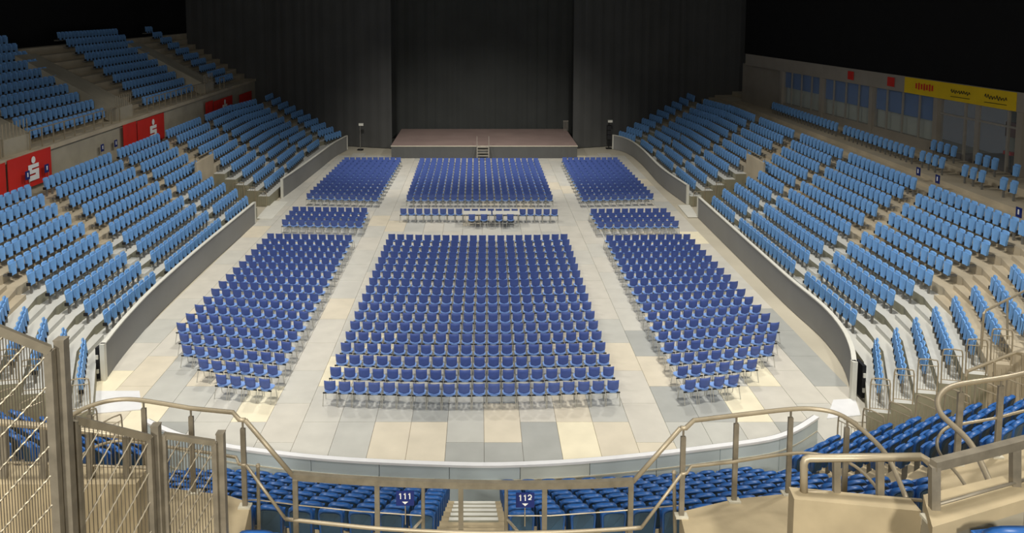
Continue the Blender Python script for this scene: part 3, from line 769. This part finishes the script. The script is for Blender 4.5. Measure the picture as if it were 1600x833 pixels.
# fascia emblem dots and the yellow banner
for k, xp in enumerate((1332, 1395)):
    p = fx(zc_of(xp), 8.3); mb = MB(); mb.box((p.x - 0.12, p.y, 8.3), (0.03, 0.75, 0.55)); o = mb.build('fascia_sign', M['red'])
    tag(o, ('small red sign on the grey fascia nearer the stage', 'small red sign on the grey fascia beside the yellow banner')[k], 'sign', 'red signs on the fascia')
yb_ = thing('yellow_banner', 'long yellow banner with dark script along the glazed side fascia', 'banner')
mb = MB(); facade_quad(zc_of(1592), zc_of(1417), ZT + 0.02, 8.72, 0.03, mb, 0.14); mb.build('cloth', M['yellow'], yb_)
def script(xa, xb, z0, h, m, seed):
    rn = random.Random(seed); a, b = fx(zc_of(xa), z0), fx(zc_of(xb), z0); pts = []
    n = 26
    for k in range(n):
        u = k / (n - 1); p = a.lerp(b, u); pts.append((p.x - 0.16, p.y, z0 + h * (0.5 + 0.42 * math.sin(k * 1.9) * rn.uniform(0.4, 1))))
    mb = MB(); mb.tube(pts, 0.02, 4); mb.tube([(a.x - 0.16, a.y, z0 - 0.12), (b.x - 0.16, b.y, z0 - 0.1)], 0.015, 4); mb.build('script', m, yb_)
script(1490, 1520, 8.15, 0.32, M['black'], 1); script(1543, 1578, 8.15, 0.34, M['black'], 2)
mb = MB()
for k in range(7):
    p = fx(zc_of(1436 + k * 4.2), 8.3); mb.box((p.x - 0.16, p.y, 8.3), (0.02, 0.12, 0.3 + 0.08 * (k % 2)))
mb.build('lettering', M['red'], yb_)
# walkway seats (dark legs) in front of the boxes
wk = [(1206, 1309), (1317, 1429), (1436, 1477), (1501, 1541), (1560, 1592)]
for (xa, xb) in wk:
    za, zb = F * 23.0 / (xb - PX), F * 23.0 / (xa - PX); y0_, y1_ = yrow(0, 5.05, za), yrow(0, 5.05, zb)
    n = max(1, int((y1_ - y0_) / 0.52))
    for q in range(n):
        sm_.put(t_ped, (23.0, y0_ + (q + 0.5) * (y1_ - y0_) / n, 4.42), math.pi / 2)
for (xa, xb) in ((1452, 1494), (1521, 1559), (1580, 1592)):
    za, zb = F * 24.3 / (xb - PX), F * 24.3 / (xa - PX); y0_, y1_ = yrow(0, 5.4, za), yrow(0, 5.4, zb); n = max(1, int((y1_ - y0_) / 0.52))
    for q in range(n): sm_.put(t_ped, (24.35, y0_ + (q + 0.5) * (y1_ - y0_) / n, 4.76), math.pi / 2)
tag(sm_.build('further_seats', [M['seat_blue'], M['black'], M['seat_grey']]), 'blue tip-up seats of the farther and upper stand blocks', 'stadium seats', None, 'stuff')
# small blue number plates
for k, (xp, yp, X) in enumerate(((43, 274, -WX + 0.4), (73, 263, -WX + 0.4), (160, 231, -WX + 0.2), (181, 224, -WX + 0.2), (1435, 268, 21.6), (1465, 280, 21.6), (1592, 332, 21.4))):
    p = gx(xp, yp, X); t = thing('block_plate', 'small blue block number plate on a stick, %s of seven counted from banner side' % ordn(k + 1), 'sign', (p.x, p.y, p.z - 0.2), 0, 'small blue block plates')
    mb = MB(); mb.box((0, 0, 0.2), (0.03, 0.32, 0.4)); mb.build('plate', M['sign_blue'], t)
    sx = 0.02 if X < 0 else -0.02
    mb = MB(); mb.box((sx, 0, 0.22), (0.01, 0.08, 0.2)); mb.build('numeral', M['sign_white'], t)
    mb = MB(); mb.tube([(0, 0.14, -0.55), (0, 0.14, 0.4)], 0.012, 4); mb.build('stick', M['steel_pale'], t)

# ================================================================== NEAR STAND
NK = 9
def nk(k): return (k - 1)
def NY(k, X): return 17.4 - 0.74 * nk(k) + 0.012 * X * X
def NZ(k): return 0.73 + 0.416 * nk(k)
def NX(k): return 6.9 + 0.2 * nk(k)
CE, CNRM, CED = Vector((0.84, 0.545, 0)).normalized(), Vector((0.545, -0.84, 0)).normalized(), Vector((0.70, -0.714, 0))
def NE(k): return Vector((9.55, 19.42, 0)) + CED * 0.62 * nk(k)          # row end by the passage
def NSs(k): return NE(k) - CE * (2.0 + 0.3 * nk(k))                      # row start by the aisle
def npath(k):
    P = [NE(k) + CE * 0.5, NSs(k) - CE * 0.1] + [Vector((NX(k) * u, NY(k, NX(k) * u), 0)) for u in (1, 0.75, 0.5, 0.25, 0)]
    return P + [Vector((-p.x, p.y, 0)) for p in reversed(P[:-1])]
nd = struct('end_stand_deck', 'stepped deck of the near end stand', 'deck')
for k in range(1, NK + 1):
    a, b = npath(k - 0.5), npath(k + 0.5); mb = MB()
    for i in range(len(a) - 1):
        q = [a[i], a[i + 1], b[i + 1], b[i]]; mb.prism([(p.x, p.y) for p in q], NZ(k) - 0.5, NZ(k))
    mb.build('tread', M['concrete_near'], nd)
    if k <= 5:
        mb = MB(); mb.box((-0.13, NY(k, 0), NZ(k) + 0.006), (1.0, 0.73, 0.012)); mb.build('aisle_plate', M['white_matt'], nd)
    if k > 1:
        mb = MB(); mb.box((-0.13, NY(k - 1, 0) - 0.18, NZ(k - 1) + 0.1), (1.0, 0.36, 0.2)); mb.build('step', M['deck_side'] if k <= 6 else M['concrete_near'], nd)
def near_seat():
    b = MB(); ring = []
    w2, zb, zt_, rc = 0.198, 0.30, 0.82, 0.17
    pts = [(-w2 * 0.92, zb), (w2 * 0.92, zb)]
    for a in (0, 22, 45, 68, 90): pts.append((w2 - rc + rc * math.cos(math.radians(a)), zt_ - rc * 0.7 + rc * 0.7 * math.sin(math.radians(a))))
    for a in (90, 112, 135, 158, 180): pts.append((-w2 + rc + rc * math.cos(math.radians(a)), zt_ - rc * 0.7 + rc * 0.7 * math.sin(math.radians(a))))
    n = len(pts); cz = 0.55
    def ringv(sc, y, dz=0): return [(x * sc, y + 0.05 * (x / w2) ** 2 - 0.12 * (z - zb), cz + (z - cz) * sc + dz) for x, z in pts]
    R = [ringv(0.88, -0.045), ringv(0.93, -0.06), ringv(1.0, -0.055), ringv(1.02, -0.005, 0.010), ringv(0.98, 0.04, 0.008), ringv(0.90, 0.02)]
    vs = [v for r_ in R for v in r_]; fs = []
    for j in range(len(R) - 1):
        for i in range(n):
            i2 = (i + 1) % n; fs.append((j * n + i, j * n + i2, (j + 1) * n + i2, (j + 1) * n + i))
    fs.append(tuple(reversed(range(n)))); fs.append(tuple((len(R) - 1) * n + i for i in range(n)))
    b.add(vs, [tuple(reversed(f)) for f in fs])
    pan = plate(lambda t: 0.17 + 0.03 * t, [0.30, 0.5, 0.68], lambda t: 0.08 + 0.02 * t, 0.05, 4, -0.02)
    br_ = MB(); br_.box((0, 0, 0.16), (0.08, 0.08, 0.33))
    shell = MB(); shell.add([(x * 0.84, -0.058 + 0.05 * (x / w2) ** 2 - 0.12 * (z - zb), cz + (z - cz) * 0.86) for x, z in pts], [tuple(range(n))])
    shell.add([(x * 0.84, -0.052 + 0.05 * (x / w2) ** 2 - 0.12 * (z - zb), cz + (z - cz) * 0.86) for x, z in pts], [tuple(reversed(range(n)))])
    m0 = MB(); m0.v = shell.v; m0.f = shell.f + [(i, n + i, n + (i + 1) % n, (i + 1) % n) for i in range(n)]; m0.m = [0] * len(m0.f)
    return b, pan, br_, m0
nb_, np_, nbr, nsh = near_seat()
n_back = nb_.mesh('backrest', M['seat_deep']); n_pan = np_.mesh('seat_pan', M['seat_deep']); n_sh = nsh.mesh('shaded_rear', M['shaded_rear']); n_br = nbr.mesh('support', M['seat_grey'])
for me in (n_back,):
    me.polygons.foreach_set('use_smooth', [True] * (len(me.polygons) - 2) + [False] * 2)
nspots = []
for k in range(1, NK + 1):
    for sgn in (1, -1):
        x0_, x1_ = (0.42, NX(k)) if sgn > 0 else (0.67, NX(k))
        n = int((x1_ - x0_) / 0.487); off = 0.0
        for q in range(n):
            X = (x0_ + 0.244 + q * 0.487) * sgn; sl = 0.024 * X
            nspots.append((NY(k, X), X, NZ(k), math.atan(sl), k, q, '112' if sgn > 0 else '111'))
        L_ = (NE(k) - NSs(k)).length; n = int(L_ / 0.487 + 0.6)
        for q in range(n):
            p = NSs(k) + CE * (L_ * (q + 0.5) / n)
            nspots.append((p.y, p.x * sgn, NZ(k), math.atan2(CE.y, CE.x) * sgn, k, q, 'corner'))
nspots = [s for s in nspots if visible(s[1], s[0], s[2] + 0.7, 200)]
def hidden_far(s): return math.hypot(s[1], s[0])
nspots.sort(key=lambda s: (not visible(s[1], s[0], s[2] + 0.7, 2), hidden_far(s)))
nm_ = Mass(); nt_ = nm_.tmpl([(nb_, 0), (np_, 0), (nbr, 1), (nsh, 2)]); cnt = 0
for n, (y, X, z, a, k, q, blk) in enumerate(nspots):
    if n < 330 and visible(X, y, z + 0.7, 2):
        side_ = 'banner side' if X < 0 else 'glazed side'; where = ('end stand middle block, ' if blk[0] == '1' else 'end stand corner block, ') + side_
        t = thing('stand_seat', 'deep blue seat, %s, %s row above boards, %s from aisle' % (where, ordn(k), ordn(q + 1)), 'stadium seat', (X, y, z), a, 'deep blue seats of the near end stand')
        link('backrest', n_back, t); link('seat_pan', n_pan, t); link('support', n_br, t); link('shaded_rear', n_sh, t)
    else: nm_.put(nt_, (X, y, z), a); cnt += 1
if cnt: tag(nm_.build('outer_seats', [M['seat_deep'], M['seat_grey'], M['shaded_rear']]), 'deep blue seats at the outer edges of the near end stand', 'stadium seats', None, 'stuff')
# two single seats cut by the lower picture edge
for lab, x, y, Y in (('deep blue seat top in the lower corner below the dark ledge', 1583, 823, 4.93), ('deep blue seat top at the foot of the tan concrete block', 400, 829, 7.2)):
    p = gy(x, y, Y); t = thing('stand_seat', lab, 'stadium seat', (p.x, p.y, p.z - 0.8))
    link('backrest', n_back, t); link('seat_pan', n_pan, t); link('support', n_br, t); link('shaded_rear', n_sh, t)

# hoop barriers between the passage and the near stand corner, both sides
for sgn, nm in ((1, 'glazed side'), (-1, 'banner side')):
    for k in range(1, 8):
        a, b = NE(k) + CE * 0.36 - CNRM * 0.28, NE(k) + CE * 0.36 + CNRM * 0.28
        a.x *= sgn; b.x *= sgn
        hoop('stair_barrier', 'hoop barrier with slim bars beside the vehicle passage, %s, %s from the boards' % (nm, ordn(k)), 'barrier', a, b, NZ(k), 1.1, 5, 'hoop barriers by the vehicle passage')
# handrail flight at the outer passage
pts = [gy(1509, 588, 20.5), gy(1512, 580, 20.5), gy(1587, 551, 21.0), gy(1600, 554, 21.2), gy(1640, 566, 21.5)]
hr = thing('stair_handrail', 'pale tube handrail climbing beside the end wall of the glazed side deck', 'handrail')
mb = MB(); mb.tube(pts, 0.045, 6); mb.build('rail', M['steel_pale'], hr)
for (x, y0_, y1_) in ((1510, 583, 650), (1554, 566, 636), (1598, 554, 622)):
    mb = MB(); mb.tube([gy(x, y0_, 20.6), gy(x, y1_, 20.6)], 0.03, 6); mb.build('post', M['steel_pale'], hr)
for k in range(12):
    x = 1516 + k * 7; y_ = 590 - (x - 1512) * 0.38
    mb = MB(); mb.tube([gy(x, y_ + 6, 20.7), gy(x, y_ + 62, 20.7)], 0.009, 4); mb.build('bar', M['steel_pale'], hr)
pts = [gy(1533, 545, 21.5), gy(1537, 490, 21.5), gy(1541, 485, 21.5), gy(1600, 455, 22.5), gy(1650, 430, 23)]
hr = thing('deck_handrail', 'pale tube handrail rising over the concrete corner rows, glazed side', 'handrail')
mb = MB(); mb.tube(pts, 0.035, 6); mb.build('rail', M['steel_pale'], hr)
mb = MB(); mb.tube([gy(1574, 469, 22), gy(1574, 530, 22)], 0.03, 6); mb.build('post', M['steel_pale'], hr)

# ================================================================== FOREGROUND platforms and railings
PZ, RZT, RZM = 7.05, 8.1, 7.57
def platform(name, label, px, extra):
    poly = [gz(x, y, PZ) for x, y in px]; poly = [(p.x, p.y) for p in poly] + extra
    mb = MB(); mb.prism(poly, PZ - 1.6, PZ); o = mb.build(name, M['concrete_near']); return tag(o, label, 'platform', None, 'structure')
platform('platform_slab', 'tan concrete platform under the curved steel railing, glazed side', [(1062, 800), (1150, 779.5), (1236, 771), (1300, 771), (1350, 779), (1392, 798), (1416, 822)], [(3.9, 5.5), (2.0, 5.5)])
platform('platform_slab.001', 'tan concrete platform behind the second curved railing, glazed side', [(1462, 770), (1466, 738), (1478, 718), (1531, 702), (1600, 689), (1680, 676)], [(7.5, 5.4), (4.6, 5.4)])
platform('platform_slab.002', 'tan concrete platform under the curved steel railing, banner side', [(392, 786), (354, 773.5), (298, 767), (223, 757), (160, 757), (110, 765), (60, 785)], [(-4.4, 5.0), (-2.15, 5.0)])
def tube_rail(parent, name, pts, r, m='steel', n=8):
    mb = MB(); mb.tube(smooth_path(pts, 4), r, n); return mb.build(name, M[m], parent, True)
def straight_rail(parent, name, pts, r, m='steel', n=8):
    mb = MB(); mb.tube(pts, r, n); return mb.build(name, M[m], parent, True)
def post(parent, top, zb, w_=0.055, pin=0.10, m='steel_dark'):
    mb = MB(); mb.box((top.x, top.y, (top.z - pin + zb) / 2), (w_, 0.035, top.z - pin - zb)); o = mb.build('post', M[m], parent)
    mb = MB(); mb.tube([(top.x, top.y, top.z - pin - 0.01), (top.x, top.y, top.z)], 0.012, 6); mb.build('pin', M['steel_dark'], parent)
    mb = MB(); mb.box((top.x, top.y, zb + 0.01), (0.14, 0.1, 0.02)); mb.build('foot_plate', M['cream_line'], parent)
# centre rail, lower
g = thing('guard_railing', 'long flat steel guard railing across the head of blocks 111 and 112', 'railing')
cz = 7.5
def cpt(x, y, z=cz): return gz(x, y, z)
mb = MB()
CT = smooth_path([cpt(458, 744), cpt(530, 749), cpt(600, 753), (cpt(665, 755.5)), cpt(730, 757), cpt(800, 758), cpt(870, 757.5), cpt(930, 756), cpt(989, 753)], 3)
for i in range(len(CT) - 1): mb.bar(CT[i], CT[i + 1], 0.06, 0.075)
mb.build('top_rail', M['steel'], g)
midc = [gz(446, 811, 7.0), gz(525, 819.5, 7.0), gz(600, 826.5, 7.0), gz(730, 832.5, 7.0), gz(860, 832, 7.0), gz(950, 828, 7.0), gz(1002, 824.7, 7.0)]
tube_rail(g, 'mid_rail', midc, 0.022, 'steel_pale')
for x, y in ((461, 747), (589, 753), (720, 757.5), (851, 758), (986, 754)):
    p = cpt(x, y); mb = MB(); mb.box((p.x, p.y, 6.75), (0.055, 0.04, 1.45)); mb.build('post', M['steel'], g)
# side railings with curved ends
for nm, top, mid, posts in (
    ('glazed side', [(1063.5, 669), (1071.5, 669), (1084, 657), (1150, 649), (1236, 639.5), (1276, 639.5), (1310, 647), (1340, 666), (1369, 692), (1391, 721), (1418, 783)],
     [(1064.6, 741), (1072.7, 739.6), (1080, 729), (1145, 722), (1237, 708.5), (1285, 711), (1327, 723.6), (1357, 747), (1386, 785)],
     [(1068, 669), (1151, 649), (1236, 639.5), (1324, 655)]),
    ('banner side', [(383, 656.5), (374, 656), (364, 644.5), (298, 638), (236, 627.7), (205, 624), (180, 625), (155, 630), (130, 639), (104, 655), (84, 675), (64, 712), (40, 775)],
     [(384.6, 727), (373.5, 725), (369, 714.6), (303, 704), (259, 698), (197, 689), (167, 692), (140, 703), (115, 725), (90, 765)],
     [(379, 656.5), (298, 638), (224, 625.5), (139, 635)])):
    t = thing('curved_railing', 'slim steel railing with rounded end on the %s platform' % nm, 'railing', (0, 0, 0), 0, 'curved railings on the platforms')
    T_ = [gz(x, y, RZT) for x, y in top]
    straight_rail(t, 'top_rail', T_[:3] + smooth_path(T_[3:], 4), 0.026, 'steel_pale')
    Mx = [gz(x, y, RZM) for x, y in mid]
    straight_rail(t, 'mid_rail', Mx[:3] + smooth_path(Mx[3:], 4), 0.018, 'steel_pale')
    for x, y in posts: post(t, gz(x, y, RZT), PZ)
    # sloping link rails down to the centre railing
    e = gz(989, 753, cz) if nm[0] == 'g' else gz(458, 744, cz)
    straight_rail(t, 'slope_rail', [T_[0], e], 0.026, 'steel_pale')
    e2 = gz(1002, 824.7, 7.0) if nm[0] == 'g' else gz(446, 811, 7.0)
    straight_rail(t, 'slope_rail', [Mx[0], e2], 0.018, 'steel_pale')
t = thing('curved_railing', 'thick tube railing with rounded end on the outer glazed side platform', 'railing', (0, 0, 0), 0, 'curved railings on the platforms')
top = [(1680, 566), (1600, 583.6), (1564, 591), (1508, 599), (1482, 606), (1469, 617), (1465, 630.5), (1470.5, 647), (1485, 661.6), (1508, 683), (1525, 707.5), (1554, 770)]
tube_rail(t, 'top_rail', [gz(x, y, RZT) for x, y in top], 0.033, 'steel_pale')
tube_rail(t, 'mid_rail', [gz(x, y, RZM) for x, y in [(1680, 625), (1600, 642), (1557, 653), (1508, 661.6), (1482, 667), (1469, 678), (1464, 694), (1472, 714), (1498, 743.6), (1521, 780)]], 0.018, 'steel_pale')
for x, y in ((1502, 601), (1565, 591)): post(t, gz(x, y, RZT), PZ, 0.07)
# ball topped aisle posts, wire rail and the block signs
al = thing('aisle_handrail', 'ball topped posts with low rail where the centre aisle meets the last seat row', 'handrail')
SY_ = 10.4
for x in (661, 791):
    a, b = gy(x, 755, SY_), gy(x, 845, SY_)
    mb = MB(); mb.tube([a, b], 0.028, 8); mb.build('post', M['steel'], al)
    mb = MB(); mb.ball(a, 0.036); mb.build('ball_cap', M['steel_pale'], al)
    sg = -1 if x == 661 else 1
    mb = MB(); mb.tube([gy(x, 810, SY_), gy(x + sg * 20, 833, SY_ - 0.1), gy(x + sg * 40, 856, SY_ - 0.2)], 0.022, 6); mb.build('brace', M['steel'], al)
for (xs) in (((382, 782), (400, 781), (470, 790), (560, 799), (661, 806)), ((791, 806), (860, 806), (960, 799), (1060, 790))):
    mb = MB(); mb.tube([gy(x, y, SY_) for x, y in xs], 0.009, 5); mb.build('wire', M['steel_pale'], al)
for x, y in ((402, 728), (1052, 738)):
    mb = MB(); a, b = gy(x + 1, y, 9.6), gy(x + 3, 850, 9.6); mb.tube([a, b], 0.024, 8); mb.build('post', M['steel'], al)
    mb = MB(); mb.ball(a, 0.032); mb.build('ball_cap', M['steel_pale'], al)
for txt, x0_, x1_, y0_, y1_ in (('111', 619, 647, 767.5, 790), ('112', 806, 835, 770, 793)):
    a, b = gy(x0_, y1_, SY_ - 0.06), gy(x1_, y0_, SY_ - 0.06); W_, H_ = b.x - a.x, b.z - a.z
    t = thing('block_sign', 'dark blue sign with white number and arrow, %s of the aisle steps' % ('banner side' if txt == '111' else 'glazed side'), 'sign', ((a.x + b.x) / 2, a.y, a.z), 0, 'block number signs')
    mb = MB(); mb.box((0, 0, H_ / 2), (W_, 0.012, H_)); mb.build('plate', M['sign_blue'], t)
    dh, dw, y_ = H_ * 0.40, W_ * 0.17, -0.0075
    for q, ch in enumerate(txt):
        cx = (q - 1) * W_ * 0.255; z0 = H_ * 0.47; th = W_ * 0.055
        P = [(-dw * 0.35, dh * 0.74), (dw * 0.05, dh), (dw * 0.05, 0)] if ch == '1' else [(-dw * 0.5, dh * 0.74), (-dw * 0.42, dh * 0.93), (-dw * 0.1, dh), (dw * 0.3, dh * 0.96), (dw * 0.48, dh * 0.74), (dw * 0.36, dh * 0.5), (-dw * 0.48, 0.02), (dw * 0.5, 0.02)]
        mb = MB()
        for (xa, za), (xb, zb) in zip(P[:-1], P[1:]): mb.bar((cx + xa, y_, z0 + za), (cx + xb, y_, z0 + zb), 0.004, th, 0, (0, 1, 0)) if abs(za - zb) < 1e-6 else mb.bar((cx + xa, y_, z0 + za), (cx + xb, y_, z0 + zb), th, 0.004, 0, (0, 1, 0))
        mb.build('numeral', M['sign_white'], t)
    mb = MB(); mb.add([(-0.045, -0.010, H_ * 0.30), (0.045, -0.010, H_ * 0.30), (0, -0.010, H_ * 0.11)], [(0, 2, 1)]); mb.build('arrow', M['sign_white'], t)
    mb = MB(); mb.tube([(0, 0.02, -0.3), (0, 0.02, H_ * 0.5)], 0.008, 5); mb.build('stick', M['steel_pale'], t)

# concrete parapet blocks with thick tube rails, glazed side
YA = 6.0
def hexa_px(mb, f, bk, ztop_drop, mi=0):
    """f: front top edge (two points), bk: back top edge"""
    a, b = f; c, d = bk
    mb.hexa([a - Vector((0, 0, ztop_drop)), b - Vector((0, 0, ztop_drop)), d - Vector((0, 0, ztop_drop)), c - Vector((0, 0, ztop_drop)), a, b, d, c], mi)
mb = MB(); a, b = gy(1241, 780, 5.9), gy(1440, 799, 5.75); hexa_px(mb, (a, b), (a + Vector((0.02, 0.16, 0)), b + Vector((0.0, 0.16, 0))), 1.6)
tag(mb.build('parapet_wall', M['concrete_near']), 'tan concrete parapet block below the thick pale tube rail', 'wall', None, 'structure')
mb = MB(); a, b = gy(1457, 824, 5.15), gy(1606, 779, 5.5); c, d = gy(1441, 801, 5.5), gy(1606, 754, 5.85); d.z = b.z + 0.01; c.z = a.z + 0.01; hexa_px(mb, (a, b), (c, d), 0.10)
o = mb.build('parapet_ledge', M['concrete_near']); tag(o, 'tan coping ledge on the dark parapet, lower corner', 'wall', None, 'structure')
mb = MB(); dz = Vector((0, 0, 0.10)); hexa_px(mb, (a - dz + Vector((0.03, 0.03, 0)), b - dz + Vector((0, 0.03, 0))), (c - dz, d - dz), 1.5)
mb.build('parapet_face', M['concrete_wall'], o)
t = thing('parapet_rail', 'thick pale tube rail on short posts above the tan parapet block', 'railing')
R1 = [gy(1256, 772, YA), gy(1256, 724, YA), gy(1259, 718, YA), gy(1264, 716, YA), gy(1440, 714, 5.9), gy(1458, 727, 5.6)]
straight_rail(t, 'top_rail', R1, 0.033, 'steel_pale')
for x, y0_, y1_ in ((1307, 715, 780), (1375, 714, 786)):
    a, b = gy(x, y0_, YA), gy(x, y1_, YA); mb = MB(); mb.bar(a, b, 0.055, 0.04); mb.build('post', M['steel'], t)
    mb = MB(); mb.box((b.x, b.y, b.z), (0.11, 0.08, 0.015)); mb.build('foot_plate', M['cream_line'], t)
straight_rail(t, 'lower_rail', [gy(1257, 768, YA), gy(1307, 771, YA), (gy(1440, 782, YA))], 0.014, 'steel_pale')
t = thing('ledge_rail', 'dark weathered tube rail on two posts above the coping ledge', 'railing')
R2 = [gy(1458, 727, 5.35), gy(1530, 709, 5.5), gy(1610, 688, 5.7)]
mb = MB()
for i in range(2): mb.bar(R2[i], R2[i + 1], 0.06, 0.07)
mb.build('top_rail', M['steel_dark'], t)
for x, y0_, y1_, Y in ((1460, 728, 812, 5.35), (1586, 695, 773, 5.65)):
    a, b = gy(x, y0_, Y), gy(x, y1_, Y); mb = MB(); mb.bar(a, b, 0.065, 0.05); mb.build('post', M['steel_dark'], t)
    mb = MB(); mb.box((b.x, b.y, b.z), (0.15, 0.12, 0.02)); mb.build('foot_plate', M['cream_line'], t)
straight_rail(t, 'lower_rail', [gy(1466, 788, 5.35), gy(1580, 756, 5.62), gy(1610, 748, 5.7)], 0.012, 'steel_dark')
# parapet and thick rail, banner side (behind the mesh fence)
mb = MB(); a, b = gy(-60, 757, 6.9), gy(212, 757, 6.9); hexa_px(mb, (a, b), (a + Vector((0, 0.3, 0)), b + Vector((0, 0.3, 0))), 2.2)
tag(mb.build('parapet_wall.001', M['concrete_near']), 'tan concrete parapet wall behind the mesh fence', 'wall', None, 'structure')
t = thing('parapet_rail', 'thick pale tube rail on the tan parapet behind the mesh fence', 'railing')
straight_rail(t, 'top_rail', [gy(-60, 655, 7), gy(0, 660, 7), gy(93, 668, 7), gy(200, 682, 7.05), gy(250, 688, 7.1)], 0.033, 'steel_pale')
for x, y0_ in ((7, 660), (69, 666), (141, 675), (198, 682)):
    a, b = gy(x, y0_, 7), gy(x, 757, 7); mb = MB(); mb.bar(a, b, 0.06, 0.04); mb.build('post', M['steel_dark'], t)
straight_rail(t, 'lower_rail', [gy(-40, 720, 7), gy(0, 722, 7), gy(100, 725, 7), gy(250, 733, 7)], 0.013, 'steel_pale')

# mesh fence, banner side foreground
fence = thing('mesh_fence', 'stepped steel fence of square tube frames with rods and diagonal bars', 'fence')
FB = 7.06
def fpost(x0_, x1_, yt, Y):
    a, b = gy(x0_, yt, Y), gy(x1_, yt, Y); c = (a + b) / 2; w_ = b.x - a.x
    mb = MB(); mb.box((c.x, c.y, (c.z + FB) / 2), (w_, w_, c.z - FB)); mb.box((c.x, c.y, c.z + 0.006), (w_ + 0.006, w_ + 0.006, 0.012)); mb.build('post', M['steel_dark'], fence)
    return c
fpost(87.5, 103.5, 531, 5.7); fpost(237.5, 249.5, 665, 6.5); fpost(339, 350.5, 677, 6.8)
def fpanel(pl, pr, ww_, nrod, slope, gap):
    a, b = gy(*pl), gy(*pr); bz = FB + 0.08
    d = Vector((b.x - a.x, b.y - a.y, 0)); L = d.length; d.normalize()
    up = Vector((0, 0, 1))
    for nm_2, p, q in (('top_rail', a, b), ('bottom_rail', Vector((a.x, a.y, bz)), Vector((b.x, b.y, bz)))):
        mb = MB(); mb.bar(p, q, ww_, ww_); mb.build(nm_2, M['steel'], fence)
    for p in (a, b):
        mb = MB(); mb.bar(Vector((p.x, p.y, bz)), p, ww_, ww_); mb.build('stile', M['steel_dark'], fence)
    zt = lambda u: a.z + (b.z - a.z) * u / L
    for k in range(nrod):
        u = L * (k + 1) / (nrod + 1); p = a + d * u
        mb = MB(); mb.tube([(p.x, p.y, bz), (p.x, p.y, zt(u))], 0.0042, 4); mb.build('rod', M['rod'], fence)
    z = bz - slope * L
    while z < max(a.z, b.z):
        # line z + slope*u clipped to panel
        us = [u for u in np.linspace(0, L, 60) if bz <= z + slope * u <= zt(u)]
        if len(us) > 2:
            u0, u1 = us[0], us[-1]; off = Vector((-d.y, d.x, 0)) * -0.008
            P = []
            m = max(4, int((u1 - u0) / 0.02))
            for i in range(m + 1):
                u = u0 + (u1 - u0) * i / m; q = a + d * u + off; P.append((q.x, q.y, z + slope * u + 0.003 * (-1) ** i))
            mb = MB(); mb.tube(P, 0.0075, 5); mb.build('diagonal_bar', M['steel'], fence)
        z += gap
fpanel((-40, 500, 5.35), (77, 547, 5.6), 0.062, 24, 0.95, 0.235)
fpanel((118, 656, 5.85), (233, 684, 6.4), 0.055, 17, 1.1, 0.27)
fpanel((256, 680, 6.55), (335, 692, 6.75), 0.045, 16, 1.5, 0.2)
mb = MB(); mb.box((-4.0, 5.4, FB - 0.12), (4.0, 3.0, 0.2)); tag(mb.build('gallery_slab', M['concrete_near']), 'tan gallery floor under the mesh fence', 'floor', None, 'structure')
